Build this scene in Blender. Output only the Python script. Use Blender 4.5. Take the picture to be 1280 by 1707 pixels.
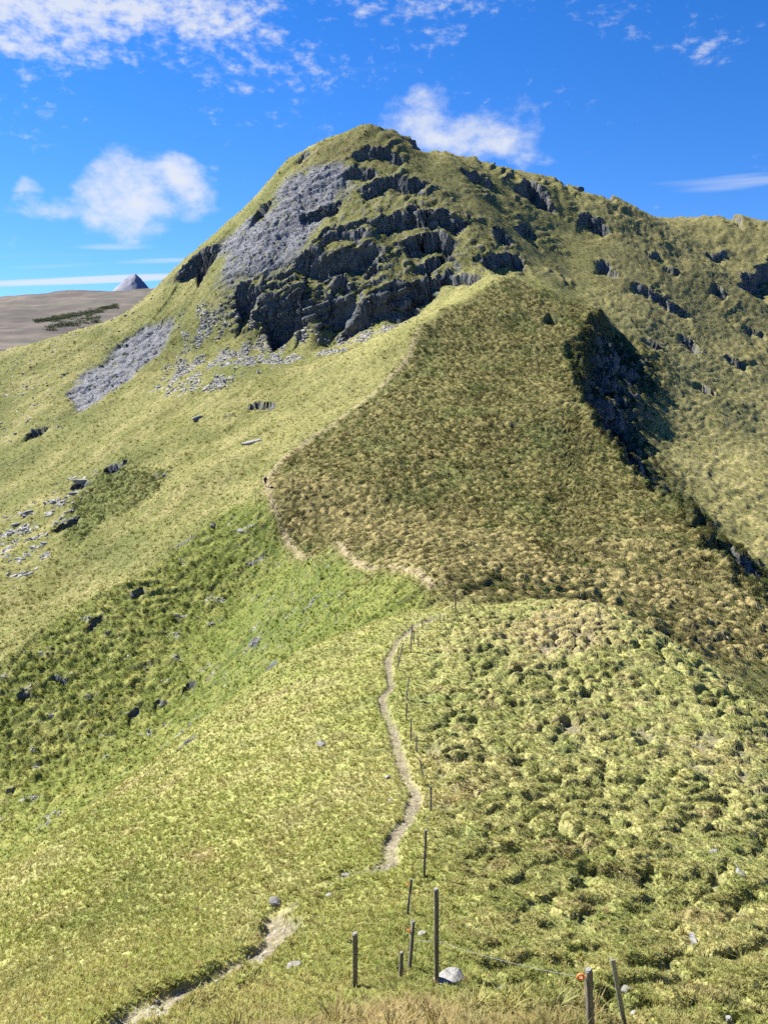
import bpy, bmesh, math, random
import numpy as np
from mathutils import Vector, Matrix, Euler

random.seed(7)
RNG = np.random.default_rng(11)
for o in list(bpy.data.objects):
    bpy.data.objects.remove(o, do_unlink=True)
scene = bpy.context.scene
COL = scene.collection

# ------------------------------------------------------------------ camera
PITCH = math.radians(16.0)
cam_d = bpy.data.cameras.new('camera')
cam = bpy.data.objects.new('camera', cam_d)
COL.objects.link(cam)
cam.location = (0, 0, 0)
cam.rotation_euler = (math.radians(90) - PITCH, 0, 0)
cam_d.sensor_fit = 'HORIZONTAL'
cam_d.sensor_width = 36.0
cam_d.lens = 36.0
cam_d.clip_start = 0.1
cam_d.clip_end = 60000
scene.camera = cam

# ------------------------------------------------------------------ sun, sky, exposure
SUN_AZ = math.radians(-62.0)      # measured from +Y towards +X: the sun stands to the left, a little ahead
SUN_EL = math.radians(45.0)
sun_dir = Vector((math.sin(SUN_AZ) * math.cos(SUN_EL), math.cos(SUN_AZ) * math.cos(SUN_EL), math.sin(SUN_EL)))
sun_d = bpy.data.lights.new('sun', 'SUN')
sun_d.energy = 5.0
sun_d.angle = math.radians(0.53)
sun_d.color = (1.0, 0.955, 0.87)
sun = bpy.data.objects.new('sun', sun_d)
COL.objects.link(sun)
sun.rotation_euler = sun_dir.to_track_quat('Z', 'Y').to_euler()

scene.view_settings.view_transform = 'Standard'
scene.view_settings.look = 'None'
scene.view_settings.exposure = 1.5
scene.view_settings.gamma = 1.0
scene.view_settings.use_curve_mapping = False
scene.cycles.max_bounces = 4
scene.cycles.diffuse_bounces = 1
scene.cycles.transmission_bounces = 3
scene.cycles.transparent_max_bounces = 6
scene.cycles.use_denoising = False
scene.cycles.use_adaptive_sampling = True
scene.cycles.adaptive_threshold = 0.02
scene.cycles.adaptive_min_samples = 24

world = bpy.data.worlds.new('World')
scene.world = world
world.use_nodes = True
world.cycles.sampling_method = 'NONE'


def build_world():
    nt = world.node_tree
    N, L = nt.nodes, nt.links
    N.clear()

    def math_n(op, a, b=None, c=None, clamp=False):
        n = N.new('ShaderNodeMath'); n.operation = op; n.use_clamp = clamp
        for i, v in enumerate((a, b, c)):
            if v is None:
                continue
            if isinstance(v, (int, float)):
                n.inputs[i].default_value = v
            else:
                L.new(v, n.inputs[i])
        return n.outputs[0]

    def noise(vec, scale, detail=6, rough=0.55, dist=0.0):
        n = N.new('ShaderNodeTexNoise'); n.noise_dimensions = '3D'
        n.inputs['Scale'].default_value = scale
        n.inputs['Detail'].default_value = detail
        n.inputs['Roughness'].default_value = rough
        n.inputs['Distortion'].default_value = dist
        L.new(vec, n.inputs['Vector'])
        return n.outputs['Fac']

    def comb(x, y, z):
        n = N.new('ShaderNodeCombineXYZ')
        for i, v in enumerate((x, y, z)):
            if isinstance(v, (int, float)):
                n.inputs[i].default_value = v
            else:
                L.new(v, n.inputs[i])
        return n.outputs[0]

    def sstep(v, lo, hi):
        n = N.new('ShaderNodeMapRange'); n.interpolation_type = 'SMOOTHSTEP'
        L.new(v, n.inputs['Value'])
        n.inputs['From Min'].default_value = lo; n.inputs['From Max'].default_value = hi
        return n.outputs['Result']

    sky = N.new('ShaderNodeTexSky'); sky.sky_type = 'NISHITA'
    sky.sun_disc = False
    sky.sun_elevation = SUN_EL
    sky.sun_rotation = SUN_AZ
    sky.altitude = 2000
    sky.air_density = 1.0
    sky.dust_density = 0.15
    sky.ozone_density = 3.0
    hs = N.new('ShaderNodeHueSaturation')
    hs.inputs['Saturation'].default_value = SKY_SAT
    hs.inputs['Hue'].default_value = 0.512
    L.new(sky.outputs[0], hs.inputs['Color'])
    gen = N.new('ShaderNodeTexCoord')
    lift = N.new('ShaderNodeVectorMath'); lift.operation = 'MULTIPLY_ADD'   # clear air: no pale band down at the horizon
    lift.inputs[1].default_value = (1, 1, 0.85); lift.inputs[2].default_value = (0, 0, 0.14)
    L.new(gen.outputs['Generated'], lift.inputs[0]); L.new(lift.outputs[0], sky.inputs['Vector'])

    tc = N.new('ShaderNodeTexCoord')
    nrm = N.new('ShaderNodeVectorMath'); nrm.operation = 'NORMALIZE'
    L.new(tc.outputs['Generated'], nrm.inputs[0])
    sp = N.new('ShaderNodeSeparateXYZ'); L.new(nrm.outputs[0], sp.inputs[0])
    x, y, z = sp.outputs
    az = math_n('ARCTAN2', x, y)                    # 0 along +Y, positive to the right
    el = math_n('ARCSINE', z)
    ae = comb(az, el, 0.0)
    zc = math_n('ADD', math_n('MAXIMUM', z, 0.0), 0.09)
    plane = comb(math_n('DIVIDE', x, zc), math_n('DIVIDE', y, zc), 0.0)   # flat cloud layer high above

    masks = []

    # --- fair-weather cumulus puffs: (azimuth, elevation, half width, half height, strength)
    warp = N.new('ShaderNodeTexNoise'); warp.inputs['Scale'].default_value = 9.0
    warp.inputs['Detail'].default_value = 2
    L.new(ae, warp.inputs['Vector'])
    wv = N.new('ShaderNodeVectorMath'); wv.operation = 'SUBTRACT'
    L.new(warp.outputs['Color'], wv.inputs[0]); wv.inputs[1].default_value = (0.5, 0.5, 0.5)
    ws = N.new('ShaderNodeVectorMath'); ws.operation = 'SCALE'
    L.new(wv.outputs[0], ws.inputs[0]); ws.inputs['Scale'].default_value = 0.10
    wa = N.new('ShaderNodeVectorMath'); wa.operation = 'ADD'
    L.new(ae, wa.inputs[0]); L.new(ws.outputs[0], wa.inputs[1])
    sw = N.new('ShaderNodeSeparateXYZ'); L.new(wa.outputs[0], sw.inputs[0])
    puff_noise = noise(comb(az, math_n('MULTIPLY', el, 1.5), 3.0), 15.0, 5, 0.6, 0.0)
    total = None
    for (ca, ce, wx, wy, st) in PUFFS:
        dx = math_n('DIVIDE', math_n('SUBTRACT', sw.outputs[0], ca), wx)
        dy = math_n('DIVIDE', math_n('SUBTRACT', sw.outputs[1], ce), wy)
        d2 = math_n('ADD', math_n('MULTIPLY', dx, dx), math_n('MULTIPLY', dy, dy))
        g = math_n('MULTIPLY', math_n('SUBTRACT', 1.0, d2), st)
        g = math_n('MAXIMUM', g, -0.6)
        total = g if total is None else math_n('MAXIMUM', total, g)
    cum = math_n('ADD', math_n('MULTIPLY', total, 0.40), math_n('MULTIPLY', math_n('SUBTRACT', puff_noise, 0.52), 1.35))
    masks.append(math_n('MULTIPLY', sstep(cum, -0.05, 0.50), 0.9))

    # --- mackerel sky: small cells, gathered where a broad patch field is high
    cells = noise(comb(az, math_n('MULTIPLY', el, 1.7), 11.0), 52.0, 3, 0.62, 0.0)
    streak = noise(comb(math_n('MULTIPLY', az, 1.0), math_n('MULTIPLY', el, 2.0), 5.0), 9.0, 2, 0.5, 0.0)
    reg = None
    for (ca, ce, wx, wy, st) in MACKEREL:
        dx = math_n('DIVIDE', math_n('SUBTRACT', az, ca), wx)
        dy = math_n('DIVIDE', math_n('SUBTRACT', el, ce), wy)
        d2 = math_n('ADD', math_n('MULTIPLY', dx, dx), math_n('MULTIPLY', dy, dy))
        g = math_n('MULTIPLY', math_n('MAXIMUM', math_n('SUBTRACT', 1.0, d2), 0.0), st)
        reg = g if reg is None else math_n('MAXIMUM', reg, g)
    mk = math_n('ADD', math_n('ADD', math_n('MULTIPLY', reg, 0.42), math_n('MULTIPLY', math_n('SUBTRACT', streak, 0.59), 0.8)),
                math_n('MULTIPLY', math_n('SUBTRACT', cells, 0.5), 0.95))
    masks.append(math_n('MULTIPLY', sstep(mk, 0.12, 0.62), 0.85))

    # --- thin level streaks low over the horizon
    low = noise(comb(math_n('MULTIPLY', az, 1.0), math_n('MULTIPLY', math_n('SUBTRACT', el, math_n('MULTIPLY', az, 0.035)), 16.0), 2.0), 4.2, 2, 0.5, 0.0)
    lm = None
    for (ca, ce, wx, wy, st) in STREAKS:
        dx = math_n('DIVIDE', math_n('SUBTRACT', az, ca), wx)
        dy = math_n('DIVIDE', math_n('SUBTRACT', math_n('SUBTRACT', el, math_n('MULTIPLY', math_n('SUBTRACT', az, ca), 0.045)), ce), wy)
        d2 = math_n('ADD', math_n('MULTIPLY', dx, dx), math_n('MULTIPLY', dy, dy))
        g = math_n('MULTIPLY', math_n('MAXIMUM', math_n('SUBTRACT', 1.0, d2), 0.0), st)
        lm = g if lm is None else math_n('MAXIMUM', lm, g)
    stv = math_n('ADD', math_n('MULTIPLY', lm, 0.55), math_n('MULTIPLY', math_n('SUBTRACT', low, 0.5), 0.9))
    masks.append(math_n('MULTIPLY', sstep(stv, 0.16, 0.62), 0.75))

    m = masks[0]
    for k in masks[1:]:
        m = math_n('MAXIMUM', m, k)
    mix = N.new('ShaderNodeMix'); mix.data_type = 'RGBA'
    L.new(m, mix.inputs['Factor'])
    L.new(hs.outputs[0], mix.inputs['A'])
    mix.inputs['B'].default_value = CLOUD_COL
    bg = N.new('ShaderNodeBackground')
    bg.inputs['Strength'].default_value = SKY_STRENGTH
    L.new(mix.outputs['Result'], bg.inputs['Color'])
    out = N.new('ShaderNodeOutputWorld')
    L.new(bg.outputs[0], out.inputs['Surface'])


def az_el(px, py):
    """direction of a spot in the sky, as azimuth and elevation"""
    ax, ay = (px - 640) / 1280, (853.5 - py) / 1280
    d = Vector((ax, math.cos(PITCH) + ay * math.sin(PITCH), -math.sin(PITCH) + ay * math.cos(PITCH))).normalized()
    return math.atan2(d.x, d.y), math.asin(d.z)


SKY_STRENGTH = 0.072
SKY_SAT = 1.35
CLOUD_COL = (4.1, 4.25, 4.5, 1)
def _pf(px, py, wx, wy, st):
    a, e = az_el(px, py)
    return (a, e, wx, wy, st)
PUFFS = [_pf(205, 302, 0.060, 0.030, 0.9), _pf(285, 315, 0.062, 0.025, 0.8), _pf(60, 298, 0.026, 0.010, 0.55), _pf(190, 340, 0.12, 0.024, 0.85),
         _pf(725, 205, 0.060, 0.040, 0.9), _pf(835, 225, 0.065, 0.045, 0.9), _pf(-620, 180, 0.2, 0.07, 1.0)]
MACKEREL = [_pf(150, 5, 0.29, 0.075, 1.35), _pf(470, 110, 0.18, 0.05, 0.62), _pf(830, 50, 0.10, 0.03, 0.4), _pf(1240, 80, 0.12, 0.025, 0.42), _pf(200, -500, 1.4, 0.4, 0.6)]
STREAKS = [_pf(110, 468, 0.22, 0.0055, 1.1), _pf(70, 443, 0.10, 0.004, 0.6), _pf(1230, 302, 0.14, 0.010, 0.62), _pf(260, 435, 0.08, 0.004, 0.5),
           _pf(210, 408, 0.06, 0.006, 0.5)]
build_world()

# ------------------------------------------------------------------ noise
_perm = RNG.permutation(256).astype(np.int32)
_perm = np.concatenate([_perm, _perm])
_ga = np.linspace(0, 2 * np.pi, 256, endpoint=False)
_gx, _gy = np.cos(_ga), np.sin(_ga)


def perlin(x, y, seed=0):
    x = x + seed * 37.13; y = y + seed * 17.71
    xi = np.floor(x).astype(np.int64); yi = np.floor(y).astype(np.int64)
    fx = x - xi; fy = y - yi
    xi &= 255; yi &= 255
    u = fx * fx * fx * (fx * (fx * 6 - 15) + 10)
    v = fy * fy * fy * (fy * (fy * 6 - 15) + 10)
    xj = (xi + 1) & 255; yj = (yi + 1) & 255
    def g(a, b, dx, dy):
        h = _perm[_perm[a] + b]
        return _gx[h] * dx + _gy[h] * dy
    n0 = g(xi, yi, fx, fy); n1 = g(xj, yi, fx - 1, fy)
    n2 = g(xi, yj, fx, fy - 1); n3 = g(xj, yj, fx - 1, fy - 1)
    a = n0 + u * (n1 - n0); b = n2 + u * (n3 - n2)
    return (a + v * (b - a)) * 1.45


def fbm(x, y, octv=4, seed=0, gain=0.5, lac=2.03):
    s = np.zeros_like(x); a = 1.0; t = 0.0
    for k in range(octv):
        s += a * perlin(x, y, seed + k * 3); t += a
        a *= gain; x = x * lac; y = y * lac
    return s / t


def ridged(x, y, octv=4, seed=0):
    s = np.zeros_like(x); a = 1.0; t = 0.0
    for k in range(octv):
        s += a * (1 - np.abs(perlin(x, y, seed + k * 3)) * 2); t += a
        a *= 0.5; x = x * 2.07; y = y * 2.07
    return s / t


def hash2(ix, iy, k):
    v = np.sin(ix * 127.1 + iy * 311.7 + k * 74.7) * 43758.5453
    return v - np.floor(v)


def domes(x, y, cell, seed=0, rmin=0.45, rmax=0.85, prof=0.5):
    """rounded cushions, one per jittered cell: height 0..1 and a random value of the cushion on top"""
    gx = x / cell; gy = y / cell
    ix = np.floor(gx); iy = np.floor(gy)
    best = np.zeros_like(x); rid = np.zeros_like(x)
    for a in (-1, 0, 1):
        for b in (-1, 0, 1):
            cx = ix + a; cy = iy + b
            px = cx + 0.1 + 0.8 * hash2(cx, cy, seed); py = cy + 0.1 + 0.8 * hash2(cx, cy, seed + 1)
            r = rmin + (rmax - rmin) * hash2(cx, cy, seed + 2)
            d2 = ((gx - px) ** 2 + (gy - py) ** 2) / (r * r)
            h = np.clip(1 - d2, 0, 1) ** prof * (0.45 + 0.55 * r / rmax)
            m = h > best
            best = np.where(m, h, best); rid = np.where(m, hash2(cx, cy, seed + 3), rid)
    return best, rid


def sst(v, lo, hi):
    t = np.clip((v - lo) / (hi - lo), 0, 1)
    return t * t * (3 - 2 * t)


def smax(a, b, k):
    h = np.clip(0.5 + 0.5 * (a - b) / k, 0, 1)
    return b + (a - b) * h + k * h * (1 - h)


def smin(a, b, k):
    return -smax(-a, -b, k)


# ------------------------------------------------------------------ image pixels at assigned depths -> smooth hill surfaces
SP, CP = math.sin(PITCH), math.cos(PITCH)


def sight(px, py, Y):
    """world point for an image pixel, put at an assigned depth along Y"""
    ax, ay = (px - 640) / 1280, (853.5 - py) / 1280
    t = Y / (CP + ay * SP)
    return (ax * t, Y, (-SP + ay * CP) * t)


class Surface:
    """thin plate spline through control points"""
    def __init__(self, pts, lam=0.0):
        P = np.array(pts, float)
        self.s = 50.0
        xy = P[:, :2] / self.s
        n = len(P)
        d2 = ((xy[:, None] - xy[None]) ** 2).sum(-1)
        K = 0.5 * d2 * np.log(d2 + 1e-12) + lam * np.eye(n)
        A = np.zeros((n + 3, n + 3))
        A[:n, :n] = K; A[:n, n] = 1; A[:n, n + 1:] = xy
        A[n, :n] = 1; A[n + 1:, :n] = xy.T
        self.w = np.linalg.solve(A, np.concatenate([P[:, 2], [0, 0, 0]]))
        self.xy = xy

    def __call__(self, x, y):
        sh = x.shape
        x = x.ravel() / self.s; y = y.ravel() / self.s
        n = len(self.xy)
        out = self.w[n] + self.w[n + 1] * x + self.w[n + 2] * y
        for (a, b), w in zip(self.xy, self.w[:n]):
            d2 = (x - a) ** 2 + (y - b) ** 2
            out += w * 0.5 * d2 * np.log(d2 + 1e-12)
        return out.reshape(sh)


NEAR = [(0, -2, -1.4), (0, 0.5, -1.75), (0, 3, -4.3), (-4, 3, -5.2), (4, 3, -5.0)] + [sight(*p) for p in [
    (728, 1650, 7.84), (722, 1600, 9.0), (708, 1465, 13.1), (705, 1400, 15.1), (718, 1354, 17.2), (694, 1257, 22.8), (680, 1200, 26.7),
    (662, 1113, 33.7), (690, 1050, 39.3), (759, 1028, 41.6),
    (0, 1700, 9.5), (0, 1550, 16), (0, 1450, 24), (200, 1500, 16), (200, 1350, 25.5), (310, 1270, 30), (400, 1550, 12), (420, 1160, 36.5), (520, 1080, 40.5),
    (600, 1200, 27.2), (500, 1350, 19), (640, 1040, 41), (590, 1058, 41),
    (1000, 1650, 8.3), (1270, 1650, 8.8), (1000, 1465, 13.6), (1270, 1465, 14.5), (1000, 1300, 20.5), (1270, 1300, 22), (1000, 1150, 30.5), (1270, 1210, 28),
    (850, 1010, 44.5), (1000, 1015, 45), (1150, 1090, 38), (850, 1150, 30)]] + [
    (-14, 42, -28), (-26, 40, -39), (-32, 22, -38), (-24, 10, -27), (-10, 50, -30), (-16, 4, -20),
    (8, 55, -26), (18, 56, -31), (0, 54, -25), (28, 42, -31), (26, 27, -25), (38, 20, -36), (32, 8, -28), (14, 3, -12), (24, 0, -22), (45, 45, -45), (0, 70, -38), (-30, 60, -52)]

FAR = [sight(*p) for p in [
    # ridge path from the saddle past the walker to the foot of the crags
    (720, 1000, 50), (640, 965, 64), (560, 920, 82), (450, 850, 108), (443, 815, 122), (480, 770, 133), (600, 680, 155), (680, 600, 176), (700, 550, 190),
    (760, 510, 205), (840, 470, 222),
    # spur running down to the left and its near face
    (390, 865, 112), (210, 990, 96), (0, 1130, 82), (400, 1000, 95), (200, 1150, 80), (100, 1300, 69), (300, 1200, 74), (500, 1050, 68), (600, 1030, 53),
    # left flank
    (0, 1000, 108), (0, 900, 140), (0, 750, 195), (0, 590, 262), (200, 850, 138), (200, 700, 190), (150, 545, 275), (330, 700, 172), (480, 640, 182),
    (330, 800, 135), (120, 1000, 107), (100, 650, 222), (400, 600, 212), (560, 590, 200),
    # foot of the crags and the crags
    (300, 545, 247), (440, 555, 236), (560, 535, 232), (700, 485, 230), (820, 455, 232),
    (300, 460, 272), (360, 420, 270), (440, 440, 252), (560, 440, 243), (700, 400, 246), (800, 400, 245),
    (262, 482, 290), (300, 440, 292), (430, 325, 300), (480, 270, 300), (530, 235, 300), (610, 212, 295), (600, 260, 280), (560, 330, 268), (700, 300, 270),
    # skyline to the right
    (700, 237, 300), (800, 265, 312), (940, 304, 325), (1030, 337, 338), (1200, 357, 370), (1280, 385, 380), (860, 340, 285), (1000, 400, 285), (950, 470, 248),
    # heather face
    (900, 950, 68), (1100, 1000, 62), (1270, 1100, 50), (900, 850, 99), (900, 700, 138), (700, 750, 126), (700, 880, 92), (1050, 900, 84), (950, 600, 174),
    (820, 560, 186), (800, 640, 160), (1060, 790, 117)]] + [
    (-130, 320, -30), (-90, 345, -15), (-50, 350, 15), (0, 350, 30), (60, 370, 25), (140, 410, 15), (220, 430, 5), (-200, 260, -45), (-110, 120, -62), (-140, 180, -58),
    (-60, 70, -55), (-45, 50, -52), (0, 36, -30), (30, 36, -32), (60, 40, -38), (70, 70, -34), (-90, 60, -66), (260, 360, 8), (-250, 330, -70), (-190, 120, -90)]

# far right hillside across the gill
RIGHT = [sight(*p) for p in [
    (1280, 1000, 112), (1200, 900, 128), (1280, 800, 160), (1280, 700, 200), (1100, 720, 176), (1160, 620, 215), (1030, 520, 232), (1280, 600, 245), (1280, 500, 290),
    (1150, 450, 285), (1000, 400, 283), (940, 305, 323), (1030, 337, 338), (1200, 357, 370), (1280, 385, 380), (1100, 560, 228), (1060, 640, 192), (1120, 380, 330),
    (860, 340, 287), (950, 470, 249), (1060, 470, 262), (1000, 640, 188), (1060, 780, 151), (1130, 850, 133)]] + [
    (62, 120, -42), (62, 90, -45), (75, 60, -52), (60, 180, -25), (140, 410, 15), (220, 430, 5), (60, 370, 22), (110, 120, -50), (180, 200, -42), (240, 300, -12), (110, 50, -62), (200, 90, -58)]

S_near, S_far, S_right = Surface(NEAR), Surface(FAR), Surface(RIGHT)

CREST = np.array([sight(*p)[:2] for p in [(720, 1000, 50), (640, 965, 64), (560, 920, 82), (450, 850, 108), (443, 815, 122), (480, 770, 133), (600, 680, 155), (680, 600, 176), (700, 550, 190), (760, 510, 205), (835, 474, 221)]])
SPUR = np.array([sight(*p)[:2] for p in [(445, 830, 116), (390, 868, 112), (300, 930, 104), (210, 992, 96), (100, 1065, 89), (0, 1130, 82), (-150, 1230, 72)]])

# rim of the broken cliff on the right of the heather face (plan polyline, top to bottom)
RIM = np.array([[100, 420]] + [sight(*p)[:2] for p in [(985, 465, 245), (1003, 497, 216), (965, 560, 192), (945, 620, 172), (962, 690, 150), (1000, 745, 133), (1066, 800, 116), (1130, 880, 97), (1188, 975, 77), (1270, 1050, 66)]] + [(48, 45), (60, 20)])


def rim_distance(x, y):
    """signed plan distance to the rim, positive on the cliff side, and the position along it"""
    best = np.full(x.shape, 1e9); sgn = np.zeros_like(x); par = np.zeros_like(x)
    for k in range(len(RIM) - 1):
        a, b = RIM[k], RIM[k + 1]
        d = b - a; l2 = d @ d
        t = np.clip(((x - a[0]) * d[0] + (y - a[1]) * d[1]) / l2, 0, 1)
        ex = x - a[0] - t * d[0]; ey = y - a[1] - t * d[1]
        dist = np.hypot(ex, ey)
        s = (d[0] * (y - a[1]) - d[1] * (x - a[0]))          # running towards the camera: + on the east side
        m = dist < best
        best = np.where(m, dist, best); sgn = np.where(m, np.sign(s), sgn); par = np.where(m, k + t, par)
    return best * sgn, par


def base_height(x, y, full=False):
    zn = np.full(x.shape, -900.0); m = y < 74
    zn[m] = S_near(x[m], y[m]) - np.maximum(0, y[m] - 58) * 1.2 - np.maximum(0, np.abs(x[m]) - 45) * 1.0
    zf = S_far(x, y)
    zr = np.full(x.shape, -500.0); m = x > 5
    zr[m] = S_right(x[m], y[m])
    d0, par = rim_distance(x, y)
    d = d0 + 2.2 * perlin(x * 0.09, y * 0.09, 5) + 0.9 * perlin(x * 0.3, y * 0.3, 6)
    k = np.interp(par, [1, 1.8, 2.2, 6.0, 7.5, 9.5, 11.5], [0.5, 0.9, 1.5, 1.5, 0.75, 0.5, 0.4])
    rib = sst(perlin(par * 2.3, par * 0 + 0.5, 8), 0.02, 0.38) * sst(par, 2.0, 2.6) * sst(-par, -7.5, -6.5)
    cut = np.where(d > 0, k * d * (1 - 0.5 * rib * sst(-d, -26, -8)), 0.0)
    zr2 = np.where(x < 20, -500, zr)
    z = smax(zf - cut, zr2, 1.5)
    z = np.where(d < 0, zf + (z - zf) * sst(d, -3, 0), z)
    # up on the shoulder both hillsides run into one another
    zu = np.where(x > 6, zf + (zr - zf) * sst(d0, -14, 14), zf)
    z = z + (zu - z) * sst(y, 212, 244)
    # crisp fold lines of the ridge and of the spur
    for P, hh, ww in ((CREST, 0.9, 5.0), (SPUR, 1.9, 7.0)):
        lo = P.min(0) - 40; hi = P.max(0) + 40
        m = (x > lo[0]) & (x < hi[0]) & (y > lo[1]) & (y < hi[1])
        xs, ys = x[m], y[m]
        dist = np.full(xs.shape, 1e9)
        for a, b in zip(P, P[1:]):
            dd = b - a
            t = np.clip(((xs - a[0]) * dd[0] + (ys - a[1]) * dd[1]) / (dd @ dd), 0, 1)
            dist = np.minimum(dist, np.hypot(xs - a[0] - t * dd[0], ys - a[1] - t * dd[1]))
        z[m] += hh * np.exp(-dist / ww)
    zz = smax(zn, z, 0.8)
    return (zz, zn, d0, par) if full else zz


def march(pix):
    """where camera rays through image pixels meet the ground (plan x, y)"""
    pix = np.array(pix, float)
    ax = (pix[:, 0] - 640) / 1280; ay = (853.5 - pix[:, 1]) / 1280
    dx, dy, dz = ax, CP + ay * SP, -SP + ay * CP
    Ys = np.geomspace(5.0, 420, 900)
    t = Ys[None] / dy[:, None]
    X = dx[:, None] * t; Y = np.broadcast_to(Ys[None], t.shape).copy(); Z = dz[:, None] * t
    H = base_height(X, Y)
    below = (Z - H) < 0
    out = []
    for i in range(len(pix)):
        j = int(np.argmax(below[i])) if below[i].any() else len(Ys) - 1
        if j == 0:
            j = 1
        a = Z[i, j - 1] - H[i, j - 1]; b = Z[i, j] - H[i, j]
        f = a / (a - b) if a != b else 0
        f = min(max(f, 0), 1)
        out.append((X[i, j - 1] + f * (X[i, j] - X[i, j - 1]), Y[i, j - 1] + f * (Y[i, j] - Y[i, j - 1])))
    return np.array(out)


def poly_distance(x, y, P):
    """signed plan distance to a closed polygon, positive inside"""
    best = np.full(x.shape, 1e9); ins = np.zeros(x.shape, bool)
    n = len(P)
    for k in range(n):
        a, b = P[k], P[(k + 1) % n]
        d = b - a; l2 = d @ d + 1e-9
        t = np.clip(((x - a[0]) * d[0] + (y - a[1]) * d[1]) / l2, 0, 1)
        best = np.minimum(best, (x - a[0] - t * d[0]) ** 2 + (y - a[1] - t * d[1]) ** 2)
        cond = (a[1] > y) != (b[1] > y)
        with np.errstate(divide='ignore', invalid='ignore'):
            xi = (b[0] - a[0]) * (y - a[1]) / (b[1] - a[1]) + a[0]
        ins ^= cond & (x < xi)
    return np.where(ins, 1, -1) * np.sqrt(best)


def line_distance(x, y, P):
    """plan distance to an open polyline, signed + on its right hand side; position along it 0..1"""
    best = np.full(x.shape, 1e9); sgn = np.ones_like(x); par = np.zeros_like(x)
    seg = np.hypot(*(P[1:] - P[:-1]).T); cum = np.concatenate([[0], np.cumsum(seg)]); tot = cum[-1]
    for k in range(len(P) - 1):
        a, b = P[k], P[k + 1]
        d = b - a; l2 = d @ d + 1e-9
        t = np.clip(((x - a[0]) * d[0] + (y - a[1]) * d[1]) / l2, 0, 1)
        dist = np.hypot(x - a[0] - t * d[0], y - a[1] - t * d[1])
        s = d[1] * (x - a[0]) - d[0] * (y - a[1])
        m = dist < best
        best = np.where(m, dist, best); sgn = np.where(m, np.sign(s), sgn)
        par = np.where(m, (cum[k] + t * seg[k]) / tot, par)
    return best * sgn, par


def c1(*pts):                     # image pixels read off four enlarged crops, each with its own scale
    return [(240 + a / 1.94, 180 + b / 1.94) for a, b in pts]
def c2(*pts):
    return [(780 + a / 2.56, 220 + b / 2.56) for a, b in pts]
def c3(*pts):
    return [(a / 2.46, 400 + b / 2.46) for a, b in pts]
def c4(*pts):
    return [(a / 2, 840 + b / 2) for a, b in pts]


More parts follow.
